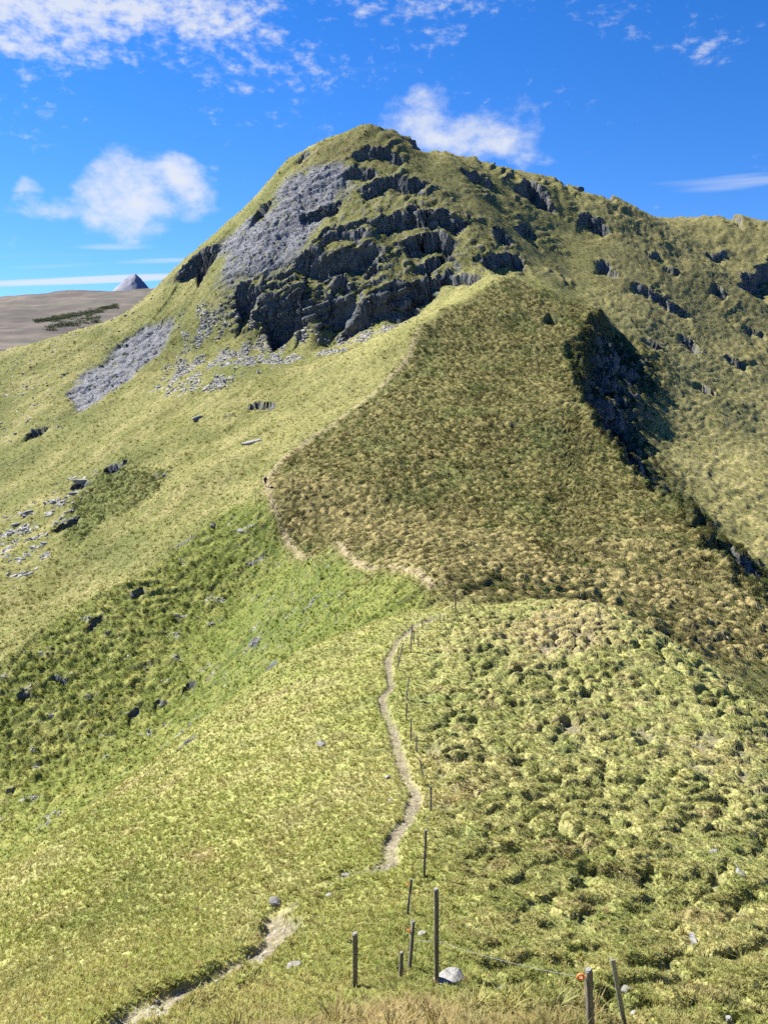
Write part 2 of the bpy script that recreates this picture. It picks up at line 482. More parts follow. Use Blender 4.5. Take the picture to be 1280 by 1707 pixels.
# rock steps: line of the upper edge, drop in metres
SCARPS = [
    (c1((112, 560), (140, 520), (185, 478), (250, 452)), 15, 16), (c1((290, 610), (330, 570), (380, 590)), 9, 9),
    (c1((375, 650), (430, 600), (520, 600), (552, 640)), 11, 10), (c1((480, 520), (520, 480), (590, 480), (650, 450), (700, 440), (770, 470)), 8, 8),
    (c1((560, 610), (640, 600), (690, 620), (800, 590), (860, 580), (960, 520)), 9, 9), (c1((570, 420), (650, 400), (720, 390)), 4, 6),
    (c1((740, 370), (800, 345), (870, 330), (960, 350), (1050, 370)), 6, 6), (c1((830, 430), (900, 400), (960, 380), (1020, 440)), 7, 8),
    (c1((690, 260), (770, 225), (830, 225), (920, 250)), 5, 6), (c1((670, 150), (720, 130), (780, 140), (850, 170)), 3.5, 6), (c1((855, 128), (912, 114)), 6, 6),
    (c1((368, 330), (412, 315)), 5, 5), (c1((518, 140), (546, 135)), 4, 5), (c1((500, 352), (580, 320), (640, 298)), 2.5, 5),
    (c1((1080, 490), (1150, 475), (1225, 492)), 4, 6), (c1((1120, 380), (1160, 400), (1205, 440)), 4, 6), (c1((980, 500), (1040, 540), (1100, 550)), 3, 5),
    (c1((700, 520), (740, 470), (770, 500)), 6, 5), (c1((600, 540), (640, 520), (680, 560)), 5, 5), (c1((880, 500), (920, 470), (990, 440)), 5, 5),
    (c1((640, 200), (700, 185), (760, 195)), 2.5, 5), (c1((1020, 210), (1070, 215), (1120, 230)), 3, 5),
    (c2((190, 230), (270, 220), (330, 260), (400, 340)), 8, 9), (c2((360, 205), (415, 205), (440, 260)), 4, 5), (c2((450, 240), (560, 260), (640, 320)), 6, 8),
    (c2((480, 340), (560, 380), (620, 430)), 5, 6), (c2((540, 550), (600, 570), (640, 620)), 4, 6), (c2((1130, 640), (1200, 600), (1290, 540)), 8, 8),
    (c2((1040, 650), (1110, 700)), 4, 5), (c2((750, 510), (820, 520)), 2, 5), (c2((1010, 510), (1110, 520)), 2, 5), (c2((1070, 345), (1180, 420)), 3.5, 6),
    (c2((700, 640), (790, 700), (950, 780)), 3, 6), (c2((340, 780), (400, 800)), 2.5, 3), (c2((200, 420), (240, 400), (300, 440)), 3, 4),
    (c2((900, 860), (960, 900), (1010, 960)), 2.8, 3), (c2((620, 1000), (700, 1045)), 2.5, 3), (c2((840, 560), (905, 600)), 2.2, 3), (c2((1180, 820), (1265, 860)), 2.2, 3), (c2((1000, 1080), (1060, 1140)), 2.5, 3), (c2((760, 880), (830, 930)), 2.5, 3), (c2((1090, 960), (1180, 1000)), 2.0, 3),
    (c3((1000, 680), (1060, 660), (1140, 680)), 1.6, 2.5), (c3((920, 725), (980, 710)), 1.2, 2), (c3((125, 785), (210, 768)), 2.0, 3), (c3((430, 940), (525, 920)), 1.6, 2.5),
    (c3((215, 1195), (270, 1160), (340, 1140)), 2.6, 3), (c3((640, 972), (705, 968)), 1.0, 2), (c3((280, 1010), (330, 985), (390, 980)), 1.6, 2.5),
    (c4((585, 145), (650, 120)), 1.1, 1.5), (c4((415, 295), (465, 268)), 1.0, 1.5), (c4((838, 462), (872, 458)), 0.9, 1.2), (c4((890, 556), (940, 528)), 0.9, 1.2),
    (c4((610, 622), (650, 612)), 0.8, 1.2), (c4((425, 692), (465, 680)), 1.0, 1.3), (c4((615, 800), (652, 783)), 0.7, 1.0), (c4((178, 570), (215, 605)), 0.9, 1.3),
    (c4((55, 622), (102, 604)), 1.0, 1.4), (c4((290, 408), (345, 375)), 0.9, 1.4), (c4((515, 670), (560, 655)), 0.6, 1.0), (c4((20, 950), (50, 940)), 0.8, 1.0),
]
ZONES = {   # outlines of ground cover in image pixels, from the same crops
    'slab': c1((250, 450), (300, 390), (400, 340), (430, 280), (470, 220), (530, 190), (600, 180), (680, 195), (650, 260), (600, 330), (560, 400), (500, 470), (470, 520), (400, 560), (330, 560), (240, 570)),
    'lowscree': c3((270, 640), (340, 560), (480, 440), (590, 350), (715, 310), (690, 400), (640, 480), (500, 580), (420, 650), (340, 700)),
    'talus': c1((130, 640), (280, 680), (440, 735), (560, 700), (700, 660), (860, 630), (840, 690), (700, 760), (520, 800), (360, 870), (200, 920), (60, 930), (0, 960), (60, 860), (130, 760)),
    'crag': c1((260, 560), (370, 560), (480, 480), (560, 400), (640, 300), (690, 200), (880, 200), (1060, 330), (1230, 460), (1220, 530), (1060, 560), (960, 560), (820, 620), (560, 690), (450, 730), (270, 690)),
    'summit': c1((500, 160), (640, 80), (760, 70), (960, 130), (900, 190), (700, 200), (560, 180)),
    'rightcrag': c2((0, 180), (200, 160), (420, 210), (640, 300), (640, 440), (520, 400), (300, 420), (0, 300)),
    'shrubs': c3((200, 1180), (300, 1080), (420, 940), (520, 920), (700, 960), (640, 1060), (440, 1160), (300, 1260)),
    'rubble': c3((0, 1230), (80, 1080), (160, 1100), (280, 980), (390, 960), (320, 1080), (200, 1240), (100, 1360), (0, 1420)),
}
ZP = {k: march(v) for k, v in ZONES.items()}
ZP['heather'] = np.concatenate([CREST, RIM[2:11] + np.array([5, 0]), [[50, 50], [20, 48]]])
ZP['spurface'] = np.concatenate([CREST[:4], SPUR[1:6], [[-100, 66], [-60, 30], [0, 30]]])
SC = []
_flat = [p for s in SCARPS for p in s[0]]
_hit = march(_flat)
_i = 0
for line, H, fade in SCARPS:
    H = H * (0.82 if 3 < H < 9.5 else 0.6 if H < 1.3 else 1.0)
    SC.append((_hit[_i:_i + len(line)], H, fade)); _i += len(line)
PATH_PX = [(120, 1730), (190, 1700), (260, 1665), (330, 1637), (400, 1606), (440, 1582), (466, 1556), (455, 1528), (490, 1506), (530, 1483), (580, 1464), (625, 1456), (651, 1446), (652, 1405),
           (668, 1386), (681, 1370), (693, 1327), (677, 1302), (664, 1260), (658, 1222), (645, 1194), (636, 1166), (653, 1147), (648, 1118), (646, 1100), (662, 1070), (690, 1044), (736, 1027)]
PATH = march(PATH_PX)
_pl = np.concatenate([[0], np.cumsum(np.hypot(*(PATH[1:] - PATH[:-1]).T))]); _pl /= _pl[-1]
PB = (_pl[7], _pl[12])          # grassed-over stretch between the two worn parts


def zone(name, x, y, feather=2.0, wob=3.0, wl=0.12):
    P = ZP[name]
    out = np.zeros_like(x)
    lo = P.min(0) - 12; hi = P.max(0) + 12
    m = (x > lo[0]) & (x < hi[0]) & (y > lo[1]) & (y < hi[1])
    if m.any():
        xs, ys = x[m], y[m]
        d = poly_distance(xs, ys, P) + wob * fbm(xs * wl, ys * wl, 3, 21)
        out[m] = sst(d, -feather, feather)
    return out


NEARZONE_FAR_DOME = 1.0


def detail_height(x, y):
    """ground height with all relief, plus ground cover fields"""
    zb, zn, d, par = base_height(x, y, True)
    near = sst(zn - zb, -0.8, 0.3)
    r = np.hypot(x, y)
    F = {'near': near}
    for k, fe, wo in (('slab', 2.5, 5), ('lowscree', 1.5, 3.5), ('talus', 3, 5), ('crag', 4, 3), ('summit', 5, 4), ('rightcrag', 5, 6), ('shrubs', 2, 3), ('rubble', 2, 3),
                      ('heather', 2.2, 3.0), ('spurface', 1.5, 1.5)):
        F[k] = zone(k, x, y, fe, wo)
    F['heather'] *= 1 - near
    F['spurface'] *= 1 - near
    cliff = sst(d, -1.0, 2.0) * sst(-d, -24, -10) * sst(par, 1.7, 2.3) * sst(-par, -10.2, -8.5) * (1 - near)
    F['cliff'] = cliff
    right = sst(d, 2.0, 8.0) * (1 - near) * sst(x, 35, 60)
    F['right'] = right
    z = zb.copy()
    farw = sst(r, 55, 150)
    z += farw * (1.9 * fbm(x / 24, y / 24, 3, 1) + 0.35 * fbm(x / 7.0, y / 7.0, 3, 2))
    z += (1 - farw) * near * 0.30 * fbm(x / 6.0, y / 6.0, 3, 3)
    q = sight(612, 214, 295)
    z += 1.2 * np.exp(-((x - q[0]) ** 2 / 35 + (y - q[1]) ** 2 / 60))
    z += 1.1 * sst(y, 270, 300) * (ridged(x / 11, y / 11, 3, 15) - 0.75) * (1 - near)
    # rock steps
    rock = np.zeros_like(x)
    for P, H, fade in SC:
        reach = 10 + 2.2 * fade
        lo = P.min(0) - reach; hi = P.max(0) + reach
        m = (x > lo[0]) & (x < hi[0]) & (y > lo[1]) & (y < hi[1])
        if not m.any():
            continue
        xs, ys = x[m], y[m]
        dd, pp = line_distance(xs, ys, P)
        s = H / 8.0
        dd = dd + 3.4 * fbm(xs / (2.5 + 8 * s), ys / (2.5 + 8 * s), 2, 31) * min(1.7, 0.4 + s)
        tap = sst(pp, -0.02, 0.14) * sst(-pp, -1.02, -0.86)
        end = np.hypot(xs - P[0, 0], ys - P[0, 1]); end2 = np.hypot(xs - P[-1, 0], ys - P[-1, 1])
        wid = 0.3 + 0.22 * H
        drop = H * tap * sst(dd, -0.1 * wid, wid) * np.exp(-np.maximum(dd - wid, 0) / fade)
        lip = 0.16 * H * tap * np.exp(-np.maximum(-dd, 0) / (0.5 * fade)) * (dd < 0)
        lip = np.where(dd >= 0, 0.16 * H * tap * np.exp(-np.maximum(dd, 0) / fade), lip)
        z[m] += lip - drop
        rk = tap * sst(dd, -0.5 * wid, 0.1 * wid) * sst(-dd, -2.6 * wid, -1.0 * wid)
        rock[m] = np.maximum(rock[m], rk)
    # tilted beds in the crags
    up = sst(y, 205, 235) * (1 - near)
    patchy = sst(fbm(x / 22, y / 22, 3, 46), 0.0, 0.3)
    cr = np.clip(F['crag'] + 0.6 * F['rightcrag'] + 0.5 * F['summit'] + up * patchy * np.where(x > 0, 0.55, 0.25) * (1 - F['slab']) + 0.15 * right * patchy, 0, 1)
    m = cr > 0.01
    if m.any():
        xs, ys, zs = x[m], y[m], z[m]
        w = zs - 0.34 * xs + 5.0 * fbm(xs / 17, ys / 17, 3, 41) + 1.0 * fbm(xs / 3.0, ys / 3.0, 2, 42)
        Hs = 3.1
        f = w / Hs; k = np.floor(f); fr = f - k
        amp = (0.35 + 0.65 * hash2(k, k * 0 + 3, 9))
        tz = Hs * (0.82 * sst(fr, 0.0, 0.30) + 0.18 * fr - fr)
        z[m] += cr[m] * amp * 0.85 * tz * sst(fbm(xs / 11, ys / 11, 2, 43), -0.2, 0.3)
        z[m] += cr[m] * (0.6 * ridged(xs / 8.0, ys / 9.0, 2, 44) - 0.3)
    # shattered slab and scree chutes
    m = (F['slab'] > 0.01)
    if m.any():
        xs, ys = x[m], y[m]
        u = xs * 0.8 + ys * 0.6; v = -xs * 0.6 + ys * 0.8
        z[m] += F['slab'][m] * (1.5 * ridged(u / 7, v / 20, 4, 51) - 0.75 + 0.5 * fbm(u / 1.6, v / 5.0, 3, 52))
    m = (F['lowscree'] > 0.01)
    if m.any():
        xs, ys = x[m], y[m]
        z[m] += F['lowscree'][m] * (-0.9 + 0.6 * fbm(xs / 2.5, ys / 4.0, 3, 53))
    # broken cliff under the rim
    m = cliff > 0.01
    if m.any():
        xs, ys = x[m], y[m]
        h1, _ = domes(xs, ys, 2.6, 61, 0.3, 0.65)
        h2, _ = domes(xs, ys, 1.5, 65)
        z[m] += cliff[m] * (1.7 * h1 + 0.9 * h2 + 1.6 * ridged(xs / 14, ys / 8, 3, 62) - 1.2)
    # pinnacle on the rim that throws the long shadow
    for (px, py, Y, hh, rr) in ((990, 538, 201, 1.4, 3.5), (960, 625, 170, 1.3, 3.5)):
        q = sight(px, py, Y)
        d2 = ((x - q[0]) ** 2 + (y - q[1]) ** 2) / rr ** 2
        z += hh * np.clip(1 - d2, 0, 1) ** 0.7 * (1 - near) * (1 + 0.5 * perlin(x * 0.8, y * 0.8, 63))
    # hummocks: cushions on the near right slope, heather tussocks on the far face, clumps elsewhere
    wx = x + 0.30 * perlin(x * 0.9, y * 0.9, 71) + 0.13 * perlin(x * 2.6, y * 2.6, 74); wy = y + 0.30 * perlin(x * 0.9, y * 0.9, 72) + 0.13 * perlin(x * 2.6, y * 2.6, 75)
    fence = np.interp(y, [0, 7.8, 13.1, 17.2, 22.8, 33.7, 41.6, 46], [0.75, 0.65, 0.85, 1.0, 0.95, 1.0, 3.0, 3.2])
    hum = near * sst(x - fence, -0.1, 1.3)
    F['hum'] = hum
    top = np.zeros_like(x); rid = np.zeros_like(x)
    m = hum > 0.01
    if m.any():
        a, ra = domes(wx[m] * 0.66, wy[m] * 1.2, 0.58, 73, 0.34, 0.70, 0.5)
        b, rb = domes(wx[m], wy[m] * 1.2, 0.33, 77, 0.4, 0.8)
        sizes = 0.55 + 0.6 * sst(fbm(x[m] / 5, y[m] / 5, 2, 79), -0.3, 0.35)
        z[m] += hum[m] * (0.46 * sizes * a + 0.06 * b + 0.10 * fbm(x[m] / 0.5, y[m] / 0.5, 2, 80) - 0.16)
        top[m] = a; rid[m] = ra
    hz = F['heather'] * (1 - near)
    m = hz > 0.01
    if m.any():
        a, ra = domes(wx[m] * 0.60 + 0.25 * wy[m], wy[m] * 1.0 - 0.15 * wx[m], 0.66, 83, 0.34, 0.78, 0.8)
        z[m] += hz[m] * (0.42 * a * (0.4 + 1.0 * ra) + 0.18 * fbm(x[m] / 1.1, y[m] / 0.8, 2, 86) - 0.12)
        top[m] = a; rid[m] = ra
    oth = np.clip(1 - hum - hz - cliff - F['slab'], 0, 1)
    # sheep terracettes following the contour
    ph = zb / 0.9 + 1.1 * fbm(x / 7, y / 7, 3, 141)
    fr = ph - np.floor(ph)
    ter = 0.9 * (sst(fr, 0.0, 0.4) - fr)
    z += hz * 0.5 * ter * sst(fbm(x / 10, y / 10, 2, 143), -0.3, 0.1)
    z += oth * (1 - near) * sst(r, 50, 75) * (0.42 - 0.1 * F['spurface']) * ter * sst(fbm(x / 15, y / 15, 2, 142), -0.35, 0.15)
    # clumpy grass drawn out along the slope
    cl = fbm(x / 1.7, y / 1.1, 3, 91)
    amp = np.where(near > 0.5, 0.12, 0.26) * (1 + 1.0 * right + 0.7 * F['spurface'])
    z += oth * amp * np.where(near > 0.5, fbm(x / 0.8, y / 0.55, 3, 92), cl)
    m = right > 0.01
    if m.any():
        a, ra = domes(wx[m] * 0.75, wy[m] * 1.1, 1.25, 95, 0.35, 0.8)
        z[m] += right[m] * 0.22 * a
        top[m] = a; rid[m] = ra
    m = (F['spurface'] > 0.01)
    if m.any():
        a, ra = domes(wx[m] * 0.9 + 0.3 * wy[m], wy[m] * 1.2, 0.95, 97, 0.3, 0.7, 0.8)
        z[m] += F['spurface'][m] * 0.22 * a
    m = F['shrubs'] > 0.01
    if m.any():
        a, ra = domes(wx[m], wy[m], 1.6, 99, 0.4, 0.75)
        z[m] += F['shrubs'][m] * 0.7 * a
    # trodden path, cut a hand deep with a raised turf bank on its left
    pd = np.full(x.shape, 99.0); pp = np.zeros_like(x)
    m = (near > 0.02) & (x < 5) & (r < 52)
    if m.any():
        pd[m], pp[m] = line_distance(x[m], y[m], PATH)
    pw = 0.17 * (1 + 0.45 * perlin(x * 1.3, y * 1.3, 101)) * np.interp(pp, [0, PB[0] * 0.6, PB[0], PB[1], 1], [3.4, 2.2, 1.6, 1.0, 1.0])
    gap = sst(pp, PB[0] - 0.01, PB[0] + 0.02) * sst(-pp, -PB[1], -PB[1] + 0.03)
    inp = sst(-np.abs(pd), -pw - 0.10, -pw * 0.6) * near * (1 - gap * (0.15 + 0.6 * sst(perlin(x * 0.9, y * 0.9, 105), 0.0, 0.3))) * (0.75 + 0.25 * sst(perlin(x * 0.8, y * 0.8, 104), -0.3, 0.1))
    z -= inp * np.interp(pp, [0, PB[0], PB[1], 1], [0.26, 0.26, 0.12, 0.11])
    bank = np.exp(-((np.abs(pd) - pw - 0.25) / 0.16) ** 2) * near * np.interp(pp, [0, PB[0], PB[1], 1], [0.22, 0.22, 0.05, 0.04])
    z += bank * (0.5 + 0.8 * fbm(x * 1.5, y * 1.5, 2, 103))
    F['path'] = inp
    F['pathd'] = pd; F['pathp'] = pp
    F['top'] = top; F['rid'] = rid; F['rock0'] = rock; F['rimd'] = d
    return z, F


# ------------------------------------------------------------------ terrain sheet
NCOL, NRING = 770, 1230


def spacing(segs):
    out = [segs[0][0]]
    for lo, hi, step in segs:
        while out[-1] < hi:
            out.append(out[-1] * (1 + step))
    return np.array(out)


ang = np.concatenate([np.linspace(-60, -36, 50, endpoint=False), np.linspace(-36, 36, NCOL, endpoint=False), np.linspace(36, 60, 51)])
ANG = np.radians(ang)


def adaptive_rings():
    """per bearing: distances at which the sheet gets its vertices, closer together where the ground is steep or near"""
    ca = ANG[::3]
    rr = spacing([(1.5, 5.5, 0.03), (5.5, 46, 0.009), (46, 150, 0.006), (150, 310, 0.005), (310, 400, 0.006), (400, 480, 0.02)])
    A, R = np.meshgrid(ca, rr)
    Z, _ = detail_height(R * np.sin(A), R * np.cos(A))
    dr = np.diff(R, axis=0); dz = np.diff(Z, axis=0); rm = 0.5 * (R[1:] + R[:-1])
    el = np.arctan2(Z, R)
    w = 0.85 * np.abs(np.diff(el, axis=0)) + 0.20 * np.hypot(dr, dz) / rm
    w = np.where(rm < 5.5, w * 0.15, np.where(rm > 395, w * 0.25, w))
    k = 7
    pad = np.pad(w, ((0, 0), (k, k)), mode='edge')
    cs = np.cumsum(np.pad(pad, ((0, 0), (1, 0))), axis=1)
    w = (cs[:, 2 * k + 1:] - cs[:, :-2 * k - 1]) / (2 * k + 1)
    cum = np.concatenate([np.zeros((1, w.shape[1])), np.cumsum(w, 0)], 0)
    cum /= cum[-1:]
    tgt = np.linspace(0, 1, NRING)
    out = np.stack([np.interp(tgt, cum[:, j], rr) for j in range(len(ca))], 1)
    full = np.empty((NRING, len(ANG)))
    for i in range(NRING):
        full[i] = np.interp(ANG, ca, out[i])
    return full


R_ = adaptive_rings()
A_ = np.broadcast_to(ANG[None], R_.shape)
GX = R_ * np.sin(A_); GY = R_ * np.cos(A_)
GZ, GF = detail_height(GX, GY)


def height(x, y):
    x = np.atleast_1d(np.asarray(x, float)); y = np.atleast_1d(np.asarray(y, float))
    return detail_height(x, y)[0]


def normals(P):
    du = np.gradient(P, axis=1); dv = np.gradient(P, axis=0)
    N = np.cross(du, dv); N /= np.linalg.norm(N, axis=-1, keepdims=True) + 1e-12
    N[N[..., 2] < 0] *= -1
    return N


NRM = normals(np.stack([GX, GY, GZ], -1))
GN = NRM[..., 2].copy()


def lerp(a, b, t):
    return a + (b - a) * t[..., None]


def ground_cover():
    x, y, F = GX, GY, GF
    C = lambda r, g, b: np.broadcast_to(np.array([r, g, b]), x.shape + (3,)).astype(float)
    n1 = fbm(x / 9, y / 9, 3, 111); n2 = fbm(x / 2.2, y / 2.2, 3, 112); n3 = fbm(x / 30, y / 30, 3, 113); n4 = fbm(x / 0.6, y / 0.6, 2, 114); n5 = fbm(x / 4.5, y / 4.5, 3, 124)
    u = -0.64 * x - 0.77 * y; v = -0.77 * x + 0.64 * y
    stk = fbm(u / 20, v / 2.6, 3, 127); stk2 = fbm(u / 9, v / 1.2, 2, 128)
    veg = lerp(C(0.128, 0.134, 0.042), C(0.212, 0.194, 0.080), sst(0.6 * n1 + 0.4 * n2 + 0.8 * stk + 0.4 * stk2, -0.35, 0.45))       # mountain pasture
    veg = lerp(veg, C(0.085, 0.098, 0.030), sst(n3 + 0.4 * n2 + 0.4 * stk + 0.25 * np.exp(-((y - 215 - 0.2 * x) / 16) ** 2) * sst(-x, 20, 60), 0.0, 0.4) * 0.75)
    # near slope: light tussock grass
    nc = lerp(C(0.215, 0.228, 0.070), C(0.285, 0.266, 0.106), sst(n1 * 0.6 + n2 * 0.7, -0.3, 0.4))
    nc = lerp(nc, C(0.120, 0.148, 0.042), sst(n2 + 0.5 * n4, 0.1, 0.5) * 0.4)
    nc = lerp(nc, C(0.333, 0.256, 0.138), sst(fbm(x / 3.5, y / 3.5, 3, 115), 0.22, 0.5) * 0.6)
    nc = lerp(nc, C(0.346, 0.269, 0.145), sst(-np.hypot(x * 0.7 - 0.5, (y - 5.6) * 1.3) - 1.1 * fbm(x / 0.9, y / 0.9, 3, 116), -2.0, -1.0) * 0.8)                 # bleached grass on the brow
    nc = lerp(nc, C(0.100, 0.120, 0.040), sst(n5, 0.12, 0.4) * 0.35)
    nc = lerp(nc, C(0.290, 0.270, 0.125), sst(-n5, 0.15, 0.42) * 0.5)
    veg = lerp(veg, nc, F['near'])
    hm = lerp(C(0.168, 0.178, 0.060), C(0.262, 0.248, 0.100), sst(F['rid'] + 0.6 * n4 + 0.5 * n2, 0.1, 0.9))
    hm = lerp(hm, C(0.147, 0.094, 0.058), sst(F['rid'], 0.86, 0.93) * 0.4)
    hm = lerp(hm, C(0.294, 0.237, 0.116), sst(n1 + 0.35 * sst(y, 24, 42), 0.25, 0.6) * 0.7)
    hm = lerp(hm, C(0.154, 0.206, 0.058), sst(n2, 0.25, 0.5) * 0.5)
    veg = lerp(veg, hm, F['hum'])
    sp = lerp(C(0.142, 0.160, 0.040), C(0.210, 0.214, 0.064), sst(n2 + n1 * 0.5, -0.3, 0.4))
    sp = lerp(sp, C(0.070, 0.100, 0.023), sst(fbm(x / 1.3, y / 1.3, 2, 117), 0.1, 0.5) * 0.4)
    sp = lerp(sp, lerp(C(0.092, 0.118, 0.026), C(0.138, 0.152, 0.040), sst(n2 + 0.5 * n1, -0.3, 0.4)), sst(x + 4 * n1, -34, -16) * 0.9)   # lusher, deeper green grass in the hollow
    veg = lerp(veg, sp, F['spurface'])
    # heather face: brown and dark green, straw coloured towards the saddle
    ht = lerp(C(0.098, 0.094, 0.034), C(0.165, 0.142, 0.055), sst(F['rid'] + 0.6 * n4, 0.2, 0.9))
    ht = lerp(ht, C(0.095, 0.105, 0.036), sst(n1 + 0.3 * n2, 0.0, 0.4) * 0.7)
    gold = sst(0.8 * fbm(x / 14, y / 9, 3, 119) + 0.95 * sst(-y + 0.12 * x, -98, -58) + 0.9 * np.exp(-((y - 96 + 1.3 * x) / 12) ** 2) * (x < 16), 0.25, 0.8)
    gold = np.maximum(gold, 0.55 * sst(fbm(x / 18, y / 10, 3, 120), 0.2, 0.5))
    ht = lerp(ht, lerp(C(0.100, 0.088, 0.034), C(0.255, 0.210, 0.092), sst(F['rid'] + 0.5 * n4, 0.25, 0.95)), gold * 0.8)
    F['gold'] = gold
    veg = lerp(veg, ht, F['heather'])
    rg = lerp(C(0.142, 0.136, 0.052), C(0.228, 0.204, 0.088), sst(F['rid'] + n2 * 0.5, 0.2, 0.8))
    rg = lerp(rg, C(0.085, 0.088, 0.036), sst(n3 + n1 * 0.5, 0.1, 0.5) * 0.6)
    veg = lerp(veg, rg, F['right'])
    veg = lerp(veg, C(0.040, 0.046, 0.018), F['cliff'] * 0.85)  # dark heather, coloured darker still to deepen the shadow on the cliff
    veg = lerp(veg, C(0.085, 0.105, 0.030), F['shrubs'] * 0.7 * sst(n2, -0.5, 0.0))
    sm = lerp(C(0.109, 0.106, 0.038), C(0.141, 0.106, 0.051), sst(n2, -0.1, 0.4))
    veg = lerp(veg, sm, F['summit'] * 0.7)
    veg = lerp(veg, lerp(C(0.090, 0.095, 0.030), C(0.135, 0.130, 0.045), sst(n2, -0.3, 0.3)), F['crag'] * 0.8)
    up = sst(y, 215, 260) * (1 - F['near']) * sst(x, -20, 40)
    veg = lerp(veg, C(0.150, 0.135, 0.055), up * 0.5)
    # trodden line along the ridge
    cd, cp = line_distance(x, y, CREST)
    worn = np.exp(-(cd / ((0.65 + 0.5 * n2) * np.interp(y, [50, 105, 125], [0.45, 0.55, 1.0]))) ** 2) * (1 - F['near']) * sst(-cp, -0.85, -0.7)
    veg = lerp(veg, C(0.307, 0.250, 0.138), worn * 0.85 * sst(n2, -0.45, 0.0))
    soft = np.exp(-((cd + 9) / 9.0) ** 2) * sst(cp, 0.42, 0.55) * (1 - F['near'])                     # smooth pale turf left of the ridge
    veg = lerp(veg, C(0.224, 0.213, 0.080), soft * 0.6)
    # masks
    steep = sst(-GN, -0.66, -0.50)
    craggy = np.clip(F['crag'] + F['rightcrag'] + F['cliff'] + F['summit'] * 0.7 + F['rock0'] * 1.2, 0, 1)
    rock = np.clip(np.maximum(F['rock0'] * sst(-GN, -0.86, -0.66), steep * (0.25 + 0.75 * craggy)) + 0.6 * F['crag'] * sst(n2, 0.05, 0.35), 0, 1)
    rock *= 1 - 0.75 * sst(fbm(x / 1.4, y / 1.4 + GZ / 1.4, 3, 129), 0.12, 0.4) * sst(GN, 0.25, 0.5)
    rock *= (1 - 0.9 * F['hum']) * (1 - 0.9 * F['heather'])
    scree = np.clip(F['slab'] * sst(n2 * 0.9 + n1 * 0.4, -0.55, -0.15) + F['lowscree'] * sst(n2, -0.6, -0.2), 0, 1)
    tal = F['talus'] * sst(fbm(x / 5, y / 12, 3, 121), -0.12, 0.28)
    tal = np.maximum(tal, F['rubble'] * sst(fbm(x / 4, y / 4, 3, 122), 0.05, 0.3))
    # grit showing through the turf of the spur
    grit = F['spurface'] * sst(fbm(x / 3.0, y / 1.6, 3, 123), 0.30, 0.48) * sst(-x, -4, 12)
    soil = np.clip(F['path'] + worn * 0.35, 0, 1)
    soil = np.maximum(soil, F['hum'] * sst(-F['top'], -0.06, 0.0) * sst(n1, 0.0, 0.4) * 0.8)
    return veg, np.stack([rock, scree, np.clip(0.75 * tal + 0.6 * grit, 0, 1), soil], -1)


VEG, MSK = ground_cover()


def make_sheet(name, X, Y, Z, attrs, faces=None):
    n, m = X.shape
    me = bpy.data.meshes.new(name)
    idx = np.arange(n * m, dtype=np.int32).reshape(n, m)
    F = np.stack([idx[:-1, :-1], idx[:-1, 1:], idx[1:, 1:], idx[1:, :-1]], -1).reshape(-1, 4)
    if faces is not None:
        F = F[faces.ravel()]
        used, F = np.unique(F, return_inverse=True)
        X, Y, Z = X.ravel()[used], Y.ravel()[used], Z.ravel()[used]
        attrs = {k: v.reshape(-1, v.shape[-1])[used] for k, v in attrs.items()}
    F = F.reshape(-1).astype(np.int32)
    nf = len(F) // 4
    me.vertices.add(X.size); me.loops.add(nf * 4); me.polygons.add(nf)
    me.vertices.foreach_set('co', np.stack([X, Y, Z], -1).astype(np.float32).ravel())
    me.loops.foreach_set('vertex_index', F)
    me.polygons.foreach_set('loop_start', np.arange(0, nf * 4, 4, dtype=np.int32))
    me.polygons.foreach_set('loop_total', np.full(nf, 4, dtype=np.int32))
    me.polygons.foreach_set('use_smooth', np.ones(nf, dtype=bool))
    me.update(calc_edges=True)
    for k, v in attrs.items():
        a = me.color_attributes.new(k, 'FLOAT_COLOR', 'POINT')
        if v.shape[-1] == 3:
            v = np.concatenate([v, np.ones(v.shape[:-1] + (1,))], -1)
        a.data.foreach_set('color', v.astype(np.float32).ravel())
    ob = bpy.data.objects.new(name, me)
    COL.objects.link(ob)
    return ob


